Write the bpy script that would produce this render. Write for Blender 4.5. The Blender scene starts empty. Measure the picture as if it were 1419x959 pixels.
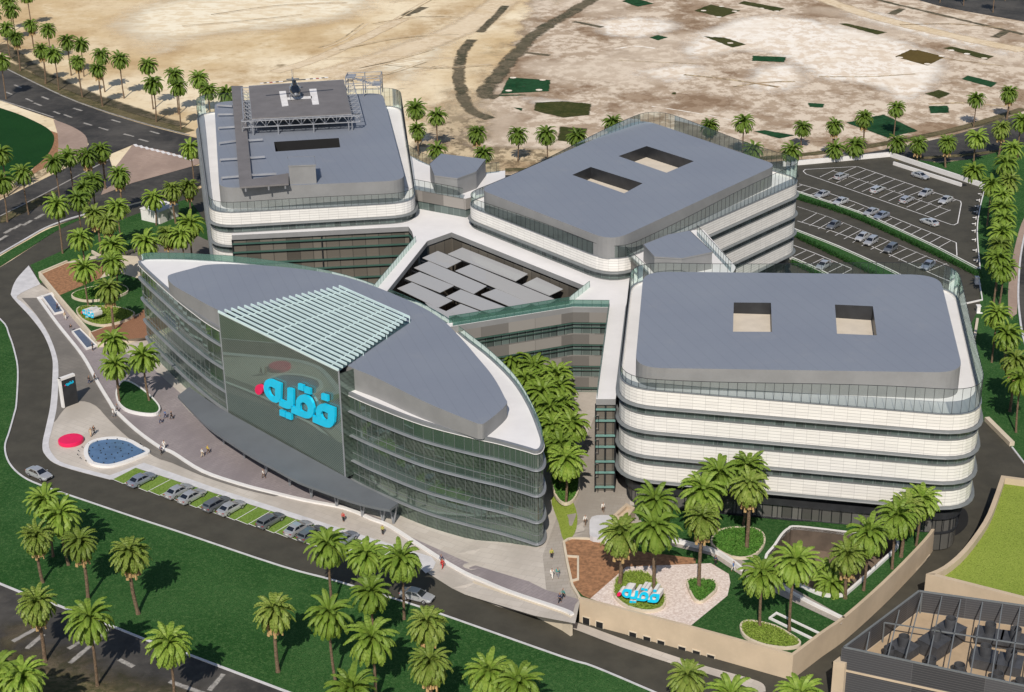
import bpy, bmesh, math, random
from mathutils import Vector, Matrix
from mathutils.geometry import tessellate_polygon
R = math.radians
rnd = random.Random(7)
SC = bpy.context.scene
COL = SC.collection

# ---------------------------------------------------------------- camera, sky, sun, exposure
F_PX = 2200.0; PITCH = R(23.8); CX, CY = 785.0, 479.5; CAM_Z = 126.0
cam_d = bpy.data.cameras.new("camera"); cam = bpy.data.objects.new("camera", cam_d); COL.objects.link(cam)
cam.location = (0, 0, CAM_Z); cam.rotation_euler = (R(90) - PITCH, 0, 0)
cam_d.sensor_width = 36; cam_d.lens = 36 * F_PX / 1419; cam_d.shift_x = -(CX - 709.5) / 1419
cam_d.clip_start = 1; cam_d.clip_end = 6000
SC.camera = cam
w = bpy.data.worlds.new("World"); SC.world = w; w.use_nodes = True
SUN_AZ, SUN_EL = R(184.5), R(43)       # direction towards the sun, clockwise from +Y
nt = w.node_tree; bg = nt.nodes["Background"]
sky = nt.nodes.new("ShaderNodeTexSky"); sky.sky_type = 'NISHITA'; sky.sun_disc = False
sky.sun_elevation = SUN_EL; sky.sun_rotation = SUN_AZ
nt.links.new(sky.outputs[0], bg.inputs[0]); bg.inputs[1].default_value = 0.09
sun_d = bpy.data.lights.new("sun", 'SUN'); sun = bpy.data.objects.new("sun", sun_d); COL.objects.link(sun)
sun_d.energy = 4.2; sun_d.angle = R(0.5); sun_d.color = (1.0, 0.93, 0.82)
ts = Vector((math.sin(SUN_AZ) * math.cos(SUN_EL), math.cos(SUN_AZ) * math.cos(SUN_EL), math.sin(SUN_EL)))
sun.rotation_euler = ts.to_track_quat('Z', 'Y').to_euler()
sun.location = ts * 300
SC.view_settings.view_transform = 'Standard'; SC.view_settings.look = 'None'
SC.view_settings.gamma = 1; SC.view_settings.exposure = 0.0
SC.view_settings.use_curve_mapping = False

# ---------------------------------------------------------------- survey helper: a sight line from the photograph to a level
def ray(px, py):
    u = (px - CX) / F_PX; v = (py - CY) / F_PX
    return Vector((u, math.cos(PITCH) - v * math.sin(PITCH), -math.sin(PITCH) - v * math.cos(PITCH)))
def P(px, py, z=0.0):
    d = ray(px, py); t = (z - CAM_Z) / d.z
    return Vector((d.x * t, d.y * t, z))
def P2(px, py, z=0.0):
    p = P(px, py, z); return Vector((p.x, p.y))
def W(pts, z=0.0): return [P2(x, y, z) for x, y in pts]
def on_plane(px, py, a, b):            # sight line meets the vertical plane through a, b
    d = ray(px, py); n = Vector((b.y - a.y, -(b.x - a.x)))
    t = n.dot(a) / n.dot(Vector((d.x, d.y)))
    p = Vector((0, 0, CAM_Z)) + d * t
    e = (b - a).normalized()
    return (Vector((p.x, p.y)) - a).dot(e), p.z
def ramp(x, a, b): return max(0.0, min(1.0, (x - a) / (b - a)))
RX0, RX1 = P2(650, 790).x, P2(800, 840, 2).x
def plaza_z(x): return 0.16 + 3.2 * ramp(x, RX0, RX1)

# ---------------------------------------------------------------- materials
MATS = {}
class NB:
    def __init__(s, name):
        s.m = bpy.data.materials.new(name); s.m.use_nodes = True
        s.t = s.m.node_tree; s.b = s.t.nodes["Principled BSDF"]; s.o = s.t.nodes["Material Output"]
    def n(s, typ, **kw):
        x = s.t.nodes.new(typ)
        for k, v in kw.items():
            if hasattr(x, k): setattr(x, k, v)
            else: x.inputs[k].default_value = v
        return x
    def l(s, a, b): s.t.links.new(a, b)
    def math(s, op, a, b=None, c=None):
        x = s.n("ShaderNodeMath", operation=op)
        for i, v in enumerate((a, b, c)):
            if v is None: continue
            if hasattr(v, 'is_linked') or hasattr(v, 'links'): s.l(v, x.inputs[i])
            else: x.inputs[i].default_value = v
        return x.outputs[0]
    def mix(s, f, a, b, typ='MIX'):
        x = s.n("ShaderNodeMix"); x.data_type = 'RGBA'; x.blend_type = typ
        for v, i in ((f, x.inputs[0]), (a, x.inputs[6]), (b, x.inputs[7])):
            if hasattr(v, 'links'): s.l(v, i)
            elif isinstance(v, (int, float)): i.default_value = v
            else: i.default_value = (*v, 1)
        return x.outputs[2]
    def pos(s, obj=False):
        if obj: return s.n("ShaderNodeTexCoord").outputs["Object"]
        return s.n("ShaderNodeNewGeometry").outputs["Position"]
    def noise(s, scale, detail=4, rough=.6, vec=None, stretch=None, rot=0):
        x = s.n("ShaderNodeTexNoise"); x.inputs["Scale"].default_value = scale
        x.inputs["Detail"].default_value = detail; x.inputs["Roughness"].default_value = rough
        v = vec if vec is not None else s.pos()
        if stretch:
            mp = s.n("ShaderNodeMapping"); mp.inputs["Scale"].default_value = stretch
            mp.inputs["Rotation"].default_value = (0, 0, rot)
            s.l(v, mp.inputs[0]); v = mp.outputs[0]
        s.l(v, x.inputs["Vector"]); return x.outputs["Fac"]
    def rampf(s, fac, a, b):
        x = s.n("ShaderNodeMapRange"); x.inputs[1].default_value = a; x.inputs[2].default_value = b
        x.interpolation_type = 'SMOOTHSTEP'
        s.l(fac, x.inputs[0]); return x.outputs[0]
    def bump(s, h, strength=.3, dist=.1):
        x = s.n("ShaderNodeBump"); x.inputs["Strength"].default_value = strength; x.inputs["Distance"].default_value = dist
        s.l(h, x.inputs["Height"]); s.l(x.outputs[0], s.b.inputs["Normal"])
    def col(s, c): s.l(c, s.b.inputs["Base Color"])
def mat(name, c, rough=.6, var=.12, scale=.6, metal=0, spec=.5, obj=False, bump=0):
    k = NB(name); b = k.b
    b.inputs["Roughness"].default_value = rough; b.inputs["Metallic"].default_value = metal
    b.inputs["Specular IOR Level"].default_value = spec
    f = k.noise(scale, 5, .65, k.pos(obj))
    lo = tuple(x * (1 - var) for x in c); hi = tuple(min(1, x * (1 + var)) for x in c)
    k.col(k.mix(k.rampf(f, .3, .7), lo, hi))
    if bump: k.bump(k.noise(scale * 8, 3, .6, k.pos(obj)), bump, .05)
    MATS[name] = k.m; return k.m
def uvfac(k):
    s = k.n("ShaderNodeSeparateXYZ"); k.l(k.n("ShaderNodeTexCoord").outputs["UV"], s.inputs[0])
    return s.outputs[0], s.outputs[1]
def lines(k, coord, period, width):
    f = k.math('FRACT', k.math('DIVIDE', coord, period))
    return k.math('LESS_THAN', f, width / period)

mat("white_roof", (.74, .72, .72), .55, .05, .12)
mat("white_paint", (.72, .70, .69), .5, .05, .4)
mat("kerb_white", (.56, .55, .57), .7, .10, .5)
mat("steel_grey", (.36, .37, .40), .45, .1, .5, .35)
mat("rail_green", (.05, .11, .09), .35, .1, .4)
mat("ledge_grey", (.155, .165, .17), .5, .1, .3, 0, .4)
mat("slab_grey", (.25, .26, .28), .35, .1, .3, .3)
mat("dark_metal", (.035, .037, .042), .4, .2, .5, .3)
mat("warm_grey", (.222, .222, .225), .7, .07, .25)
mat("taupe", (.155, .143, .132), .6, .1, .3)
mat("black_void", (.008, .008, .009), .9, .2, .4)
mat("helideck", (.155, .145, .148), .75, .1, .25)
mat("marking_white", (.70, .68, .68), .7, .1, .8)
mat("marking_cream", (.52, .49, .42), .7, .15, .8)
mat("beige_wall", (.50, .40, .29), .8, .08, .2, bump=.1)
mat("beige_pale", (.58, .50, .39), .8, .08, .3)
mat("well_floor", (.60, .53, .44), .8, .06, .4)
mat("teal_metal", (.15, .29, .265), .35, .12, .4, .1)
mat("fin_white", (.60, .74, .74), .4, .05, .4)
mat("recess_teal", (.02, .05, .062), .4, .2, .4)
mat("cyan_sign", (.004, .52, .80), .35, .05, .5)
mat("pink_sign", (.72, .01, .09), .4, .05, .5)
mat("pool_water", (.09, .16, .28), .15, .15, .6, bump=.05)
mat("slate_water", (.10, .125, .19), .2, .1, .5)
mat("canopy_grey", (.13, .14, .155), .5, .08, .15)
mat("trunk_bark", (.15, .10, .062), .9, .45, 4, obj=True, bump=.8)
mat("fruit", (.46, .31, .14), .7, .3, 3, obj=True)
mat("rubber", (.012, .012, .013), .8, .2, 3, obj=True)
mat("rim", (.5, .5, .52), .3, .1, 3, .8, obj=True)
mat("car_glass", (.010, .013, .02), .05, .2, 2, 0, .9, obj=True)
mat("lamp_red", (.30, .01, .012), .3, .1, 4, obj=True)
mat("lamp_clear", (.62, .63, .64), .15, .1, 4, obj=True)
mat("skin", (.36, .20, .13), .6, .08, 8, obj=True)
mat("hair", (.014, .011, .009), .7, .2, 8, obj=True)
mat("soil_brown", (.29, .145, .072), .95, .35, 1.6, bump=.5)
mat("asphalt", (.052, .0475, .036), .85, .18, .25, bump=.15)
mat("chiller_grey", (.08, .082, .09), .5, .2, .7, .3)
mat("ac_floor", (.42, .31, .20), .9, .1, .4)
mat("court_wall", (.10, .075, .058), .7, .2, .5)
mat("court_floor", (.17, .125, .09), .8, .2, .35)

def m_roof():
    k = NB("roof_blue"); k.b.inputs["Roughness"].default_value = .6
    f = k.noise(.06, 6, .6); g = k.noise(1.5, 3, .5)
    c = k.mix(k.rampf(f, .25, .75), (.192, .213, .262), (.212, .234, .28))
    c = k.mix(k.math('MULTIPLY', g, .25), c, (.172, .19, .235))
    s = k.n("ShaderNodeSeparateXYZ"); k.l(k.pos(), s.inputs[0]); r1 = k.math('ADD', k.math('MULTIPLY', s.outputs[0], .94), k.math('MULTIPLY', s.outputs[1], .33))
    c = k.mix(k.math('MULTIPLY', lines(k, r1, 2.2, .14), .16), c, (.10, .11, .135)); c = k.mix(k.math('MULTIPLY', k.rampf(k.noise(.16, 5, .7), .55, .75), .22), c, (.27, .275, .29))
    k.col(c); MATS["roof_blue"] = k.m
m_roof()
def m_cladding():
    k = NB("white_cladding"); k.b.inputs["Roughness"].default_value = .42
    u, v = uvfac(k)
    h = lines(k, v, .5, .06); ve = lines(k, u, 1.9, .07)
    cell = k.n("ShaderNodeTexWhiteNoise", noise_dimensions='2D'); cb = k.n("ShaderNodeCombineXYZ")
    k.l(k.math('FLOOR', k.math('DIVIDE', u, 1.9)), cb.inputs[0]); k.l(k.math('FLOOR', k.math('DIVIDE', v, .5)), cb.inputs[1])
    k.l(cb.outputs[0], cell.inputs["Vector"])
    c = k.mix(cell.outputs["Value"], (.69, .67, .645), (.76, .74, .71))
    c = k.mix(k.math('MULTIPLY', ve, .6), c, (.42, .41, .40)); c = k.mix(h, c, (.36, .35, .34))
    k.col(c); MATS["white_cladding"] = k.m
m_cladding()
def m_ribbon(name, base, line, pu, wu, rough=.12, glossy=.5, pv=None):
    k = NB(name); u, v = uvfac(k)
    cell = k.n("ShaderNodeTexWhiteNoise", noise_dimensions='1D'); k.l(k.math('FLOOR', k.math('DIVIDE', u, pu)), cell.inputs["W"])
    c = k.mix(cell.outputs["Value"], tuple(x * .7 for x in base), tuple(x * 1.4 for x in base))
    f = lines(k, u, pu, wu)
    if pv: f = k.math('MAXIMUM', f, lines(k, v, pv, wu))
    k.col(k.mix(f, c, line))
    k.b.inputs["Roughness"].default_value = rough; k.b.inputs["Specular IOR Level"].default_value = glossy
    MATS[name] = k.m
m_ribbon("ribbon_glass", (.085, .11, .105), (.16, .20, .19), 1.5, .12)
m_ribbon("clerestory_glass", (.03, .035, .036), (.10, .11, .11), 1.6, .12)
m_ribbon("court_glass", (.12, .108, .092), (.06, .055, .05), 2.6, .14, .2)
m_ribbon("shop_glass", (.10, .098, .092), (.015, .016, .018), 1.5, .16, .15)
m_ribbon("panel_taupe", (.20, .187, .175), (.12, .11, .10), 5.0, .06, .6, .3)
m_ribbon("louvre_dark", (.055, .055, .06), (.12, .12, .125), 9, .05, .5, .4, .35)
def m_lens_glass():
    k = NB("curtain_glass")
    k.b.inputs["Base Color"].default_value = (.03, .042, .038, 1); k.b.inputs["Roughness"].default_value = .4
    u, v = uvfac(k)
    cell = k.n("ShaderNodeTexWhiteNoise", noise_dimensions='1D'); k.l(k.math('FLOOR', k.math('DIVIDE', u, 1.4)), cell.inputs["W"])
    nf = k.noise(.12, 4, .6)
    c = k.mix(cell.outputs["Value"], (.026, .038, .032), (.055, .070, .059))
    c = k.mix(k.rampf(nf, .35, .7), c, (.08, .098, .083))
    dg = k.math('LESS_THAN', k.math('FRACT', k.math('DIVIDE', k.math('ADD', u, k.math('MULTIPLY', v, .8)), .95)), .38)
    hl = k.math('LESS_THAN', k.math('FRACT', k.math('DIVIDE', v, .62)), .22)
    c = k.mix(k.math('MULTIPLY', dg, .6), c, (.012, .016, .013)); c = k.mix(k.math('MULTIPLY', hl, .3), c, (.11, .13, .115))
    k.col(c)
    g = k.n("ShaderNodeBsdfGlossy"); g.inputs["Roughness"].default_value = .012; g.inputs["Color"].default_value = (.66, .92, .82, 1)
    fr = k.n("ShaderNodeFresnel"); fr.inputs[0].default_value = 1.75
    mx = k.n("ShaderNodeMixShader"); k.l(k.math('MULTIPLY_ADD', fr.outputs[0], .8, .07), mx.inputs[0])
    k.l(k.b.outputs[0], mx.inputs[1]); k.l(g.outputs[0], mx.inputs[2]); k.l(mx.outputs[0], k.o.inputs[0])
    MATS["curtain_glass"] = k.m
m_lens_glass()
def m_spandrel():
    k = NB("spandrel_glass"); k.b.inputs["Roughness"].default_value = .12; k.b.inputs["Specular IOR Level"].default_value = .6
    u, v = uvfac(k); cell = k.n("ShaderNodeTexWhiteNoise", noise_dimensions='1D'); k.l(k.math('FLOOR', k.math('DIVIDE', u, 1.45)), cell.inputs["W"])
    k.col(k.mix(k.rampf(k.noise(.08, 4, .6), .35, .7), k.mix(cell.outputs["Value"], (.045, .068, .056), (.06, .085, .07)), (.075, .098, .084))); g = k.n("ShaderNodeBsdfGlossy"); g.inputs["Roughness"].default_value = .012; g.inputs["Color"].default_value = (.72, .92, .84, 1)
    fr = k.n("ShaderNodeFresnel"); fr.inputs[0].default_value = 1.7; mx = k.n("ShaderNodeMixShader"); k.l(k.math('MULTIPLY_ADD', fr.outputs[0], .8, .09), mx.inputs[0])
    k.l(k.b.outputs[0], mx.inputs[1]); k.l(g.outputs[0], mx.inputs[2]); k.l(mx.outputs[0], k.o.inputs[0]); MATS["spandrel_glass"] = k.m
m_spandrel()
def m_clear(name, tint, gl, dens, dc=(.16, .24, .22)):
    k = NB(name)
    t = k.n("ShaderNodeBsdfTransparent"); t.inputs[0].default_value = (*tint, 1)
    g = k.n("ShaderNodeBsdfGlossy"); g.inputs["Roughness"].default_value = .03; g.inputs[0].default_value = (.8, .95, .9, 1)
    d = k.n("ShaderNodeBsdfDiffuse"); d.inputs[0].default_value = (*dc, 1)
    a = k.n("ShaderNodeMixShader"); a.inputs[0].default_value = dens; k.l(t.outputs[0], a.inputs[1]); k.l(d.outputs[0], a.inputs[2])
    fr = k.n("ShaderNodeFresnel"); fr.inputs[0].default_value = 1.45
    b = k.n("ShaderNodeMixShader"); k.l(k.math('MULTIPLY', fr.outputs[0], gl), b.inputs[0]); k.l(a.outputs[0], b.inputs[1]); k.l(g.outputs[0], b.inputs[2])
    k.l(b.outputs[0], k.o.inputs[0]); MATS[name] = k.m
m_clear("rail_glass", (.90, .95, .93), .7, .05)
m_clear("rail_glass_green", (.42, .60, .54), .8, .5, (.09, .19, .155))
m_clear("panel_glass", (.75, .75, .75), .5, .8, (.46, .455, .46))
def m_screen():
    k = NB("mesh_screen"); u, v = uvfac(k)
    k.b.inputs["Roughness"].default_value = .4
    a = k.math('FRACT', k.math('DIVIDE', k.math('ADD', u, k.math('MULTIPLY', v, 1.0)), .40))
    b = k.math('FRACT', k.math('DIVIDE', k.math('SUBTRACT', u, k.math('MULTIPLY', v, 1.0)), .40))
    f = k.math('MAXIMUM', k.math('LESS_THAN', a, .24), k.math('LESS_THAN', b, .24))
    nf = k.noise(.15, 3, .5)
    c = k.mix(k.rampf(nf, .35, .7), (.030, .046, .038), (.060, .074, .062))
    k.col(k.mix(f, c, (.15, .17, .152)))
    g = k.n("ShaderNodeBsdfGlossy"); g.inputs["Roughness"].default_value = .012; g.inputs["Color"].default_value = (.66, .92, .82, 1)
    mx = k.n("ShaderNodeMixShader"); k.l(k.math('MULTIPLY_ADD', f, -.18, .25), mx.inputs[0])
    k.l(k.b.outputs[0], mx.inputs[1]); k.l(g.outputs[0], mx.inputs[2]); k.l(mx.outputs[0], k.o.inputs[0])
    MATS["mesh_screen"] = k.m
m_screen()
def m_grass(name, a, b, c, s1=.15, bump=.5):
    k = NB(name); k.b.inputs["Roughness"].default_value = .95; k.b.inputs["Specular IOR Level"].default_value = .1
    f = k.noise(s1, 5, .65); g = k.noise(2.2, 4, .7)
    x = k.mix(k.rampf(f, .3, .7), a, b); x = k.mix(k.rampf(g, .42, .75), x, c); x = k.mix(k.rampf(k.noise(6, 2, .6), .5, .3), x, tuple(q * .6 for q in a))
    k.col(x); k.bump(k.noise(5, 3, .7), bump, .25); MATS[name] = k.m
m_grass("lawn", (.019, .074, .016), (.042, .116, .032), (.080, .160, .052), .045, .8)
m_grass("park_green", (.007, .042, .010), (.011, .055, .013), (.015, .066, .016), .05)
m_grass("roof_lawn", (.21, .28, .045), (.25, .32, .055), (.29, .35, .07))
m_grass("bay_green", (.13, .22, .035), (.17, .26, .05), (.22, .31, .08))
m_grass("plant_bed", (.05, .15, .022), (.09, .22, .035), (.15, .27, .06), .8)
m_grass("plant_light", (.15, .23, .03), (.22, .30, .05), (.27, .34, .08), .8)
def m_paving(name, a, b, mortar, sx, sy, rot, msize=.03):
    k = NB(name); k.b.inputs["Roughness"].default_value = .8
    br = k.n("ShaderNodeTexBrick"); br.inputs["Scale"].default_value = 1; br.inputs["Brick Width"].default_value = sx; br.inputs["Row Height"].default_value = sy
    br.inputs["Mortar Size"].default_value = msize
    mp = k.n("ShaderNodeMapping"); mp.inputs["Rotation"].default_value = (0, 0, rot); k.l(k.pos(), mp.inputs[0]); k.l(mp.outputs[0], br.inputs["Vector"])
    br.inputs[1].default_value = (*a, 1); br.inputs[2].default_value = (*b, 1); br.inputs[3].default_value = (*mortar, 1)
    f = k.noise(.12, 5, .6, stretch=(1, .5, 1), rot=rot)
    x = k.mix(k.rampf(f, .3, .75), br.outputs[0], tuple(q * .78 for q in a)); k.col(x); MATS[name] = k.m
m_paving("paver_light", (.50, .45, .40), (.56, .51, .46), (.38, .34, .31), 2.4, 1.2, R(33))
m_paving("paver_purple", (.27, .235, .245), (.32, .28, .285), (.20, .17, .18), 1.2, .6, R(-43))
m_paving("paver_grey", (.17, .155, .14), (.21, .19, .17), (.13, .12, .11), 2.0, 1.0, R(33))
m_paving("paver_court", (.36, .32, .28), (.41, .37, .33), (.27, .24, .21), 1.6, .8, R(10))
m_paving("paver_brown", (.27, .13, .07), (.32, .16, .085), (.19, .09, .05), .5, .25, R(20))
m_paving("paver_pinkish", (.36, .26, .21), (.42, .31, .25), (.30, .22, .18), 1.2, .6, R(10))
def m_gravel():
    k = NB("pink_gravel"); k.b.inputs["Roughness"].default_value = .95
    v = k.n("ShaderNodeTexVoronoi"); v.inputs["Scale"].default_value = 4.6; k.l(k.pos(), v.inputs["Vector"])
    c = k.mix(v.outputs["Color"], (.40, .29, .24), (.66, .55, .50))
    s = k.n("ShaderNodeSeparateColor"); k.l(v.outputs["Color"], s.inputs[0])
    c = k.mix(s.outputs[0], (.54, .43, .38), (.74, .65, .60)); k.col(c); MATS["pink_gravel"] = k.m
m_gravel()
def m_sand():
    k = NB("sand"); k.b.inputs["Roughness"].default_value = 1; k.b.inputs["Specular IOR Level"].default_value = .05
    big = k.noise(.008, 6, .6); mid = k.noise(.03, 8, .7, stretch=(1, .75, 1), rot=R(-20)); fine = k.noise(.3, 6, .7)
    c = k.mix(k.rampf(big, .38, .62), (.60, .45, .26), (.85, .74, .55))
    c = k.mix(k.rampf(mid, .45, .7), c, (.44, .30, .155)); c = k.mix(k.rampf(mid, .48, .3), c, (.80, .69, .50))
    c = k.mix(k.math('MULTIPLY', k.rampf(fine, .5, .75), .5), c, (.33, .21, .10))
    spots = k.noise(.09, 3, .5, stretch=(1, .9, 1)); c = k.mix(k.math('MULTIPLY', k.rampf(spots, .68, .78), .75), c, (.17, .11, .05))
    k.col(c); k.bump(fine, .25, .5); MATS["sand"] = k.m
m_sand()
def fade_alpha(k, shader, hard=.25, nscale=.12, amp=1.1):
    at = k.n("ShaderNodeAttribute"); at.attribute_name = "fade"
    n = k.noise(nscale, 5, .7)
    f = k.rampf(k.math('ADD', at.outputs["Fac"], k.math('MULTIPLY_ADD', n, amp, -.5 * amp)), .5 - hard, .5 + hard)
    f = k.math('MULTIPLY', f, k.rampf(at.outputs["Fac"], .0, .3))
    t = k.n("ShaderNodeBsdfTransparent"); mx = k.n("ShaderNodeMixShader")
    k.l(f, mx.inputs[0]); k.l(t.outputs[0], mx.inputs[1]); k.l(shader, mx.inputs[2]); k.l(mx.outputs[0], k.o.inputs[0])
def m_faded(name, a, b, c, s=.06, hard=.25, ns=.12, rot=0, st=(1, 1.6, 1), amp=1.1):
    k = NB(name); k.b.inputs["Roughness"].default_value = 1; k.b.inputs["Specular IOR Level"].default_value = .05
    f = k.noise(s, 7, .7, stretch=st, rot=rot); g = k.noise(s * 5, 5, .7, stretch=st, rot=rot); h = k.noise(s * .4, 3, .5)
    x = k.mix(k.rampf(f, .41, .53), a, b); x = k.mix(k.math('MULTIPLY', k.rampf(g, .45, .57), .8), x, c); x = k.mix(k.math('MULTIPLY', k.rampf(h, .5, .62), .5), x, b)
    k.col(x); fade_alpha(k, k.b.outputs[0], hard, ns, amp); MATS[name] = k.m
m_faded("scrub_ground", (.25, .17, .11), (.66, .56, .45), (.36, .265, .185), .038, .25, .12, R(-15), (1, .8, 1))
m_faded("pale_sand", (.80, .70, .53), (.84, .76, .60), (.70, .57, .39), .03, .45, .03)
m_faded("bank_dirt", (.40, .29, .18), (.60, .48, .32), (.17, .13, .08), .05, .5, .06, R(30), (1, .6, 1), 2.0)
m_faded("pale_ground", (.80, .71, .60), (.86, .80, .72), (.66, .54, .42), .05, .5, .045, 0, (1, .8, 1))
m_faded("dark_ditch", (.09, .085, .055), (.17, .14, .095), (.06, .06, .04), .1, .5, .16, 0, (1, 1, 1), 3.0)
m_faded("brown_scrub", (.075, .066, .045), (.14, .115, .08), (.05, .05, .03), .08, .5, .1, 0, (1, 1, 1), 2.4)
m_faded("pale_track", (.66, .53, .36), (.72, .60, .44), (.56, .43, .28), .08, .4)
m_faded("green_plot", (.010, .05, .02), (.022, .075, .032), (.014, .04, .016), .15, .3, .25, 0, (1, 1, 1), 1.8)
m_faded("olive_plot", (.045, .055, .016), (.07, .07, .025), (.035, .045, .014), .15, .4, .25, 0, (1, 1, 1), 2.0)
m_faded("brown_plot", (.10, .07, .025), (.12, .085, .03), (.08, .06, .02), .15, .1, .4)
m_faded("old_paint", (.42, .40, .37), (.34, .32, .30), (.20, .19, .18), .5, .5, .35, 0, (1, 1, 1), 2.2)
m_faded("verge", (.10, .085, .045), (.16, .13, .075), (.06, .065, .03), .15, .4, .3)
def m_oldroad():
    k = NB("old_asphalt"); k.b.inputs["Roughness"].default_value = .9
    f = k.noise(.06, 6, .65, stretch=(1, 1, 1)); g = k.noise(.5, 5, .7)
    x = k.mix(k.rampf(f, .35, .68), (.020, .019, .019), (.070, .064, .058)); x = k.mix(k.math('MULTIPLY', k.rampf(g, .45, .75), .4), x, (.11, .10, .09))
    k.col(x); MATS["old_asphalt"] = k.m
m_oldroad()
def m_frond(name, a, b):
    k = NB(name); k.b.inputs["Roughness"].default_value = .5; k.b.inputs["Specular IOR Level"].default_value = .3
    oi = k.n("ShaderNodeObjectInfo"); n = k.noise(1.3, 3, .6, k.pos(True))
    x = k.mix(k.rampf(n, .3, .7), a, b); x = k.mix(k.math('MULTIPLY', oi.outputs["Random"], .65), x, tuple(q * .62 for q in a))
    k.col(x)
    tr = k.n("ShaderNodeBsdfTranslucent"); k.l(x, tr.inputs[0]); mx = k.n("ShaderNodeMixShader"); mx.inputs[0].default_value = .3
    k.l(k.b.outputs[0], mx.inputs[1]); k.l(tr.outputs[0], mx.inputs[2]); k.l(mx.outputs[0], k.o.inputs[0]); MATS[name] = k.m
m_frond("frond_light", (.18, .30, .034), (.34, .45, .085))
m_frond("frond_mid", (.17, .26, .035), (.33, .40, .095))
m_frond("frond_far", (.13, .22, .028), (.22, .31, .055))
m_grass("hedge_leaf", (.010, .035, .008), (.015, .05, .010), (.03, .09, .015), .5)
def m_car(name, c):
    k = NB(name); k.b.inputs["Base Color"].default_value = (*c, 1); k.b.inputs["Metallic"].default_value = .55; k.b.inputs["Roughness"].default_value = .32
    k.b.inputs["Coat Weight"].default_value = .6; k.b.inputs["Coat Roughness"].default_value = .05
    f = k.noise(3, 4, .6, k.pos(True)); k.col(k.mix(f, tuple(x * .93 for x in c), tuple(min(1, x * 1.05) for x in c))); MATS[name] = k.m
m_car("paint_silver", (.58, .58, .60)); m_car("paint_white", (.70, .70, .71)); m_car("paint_grey", (.22, .23, .25)); m_car("paint_dark", (.10, .105, .115)); m_car("paint_bluegrey", (.36, .39, .47))
for nme, c in dict(cloth_white=(.72, .70, .66), cloth_beige=(.52, .43, .30), cloth_black=(.012, .012, .014), cloth_navy=(.03, .045, .11), cloth_red=(.55, .03, .03),
                   cloth_yellow=(.55, .42, .06), cloth_lime=(.42, .45, .05), cloth_teal=(.03, .25, .24), cloth_grey=(.22, .22, .24), cloth_blue=(.08, .16, .36), cloth_brown=(.14, .09, .06)).items():
    mat(nme, c, .85, .1, 6, obj=True)

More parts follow.
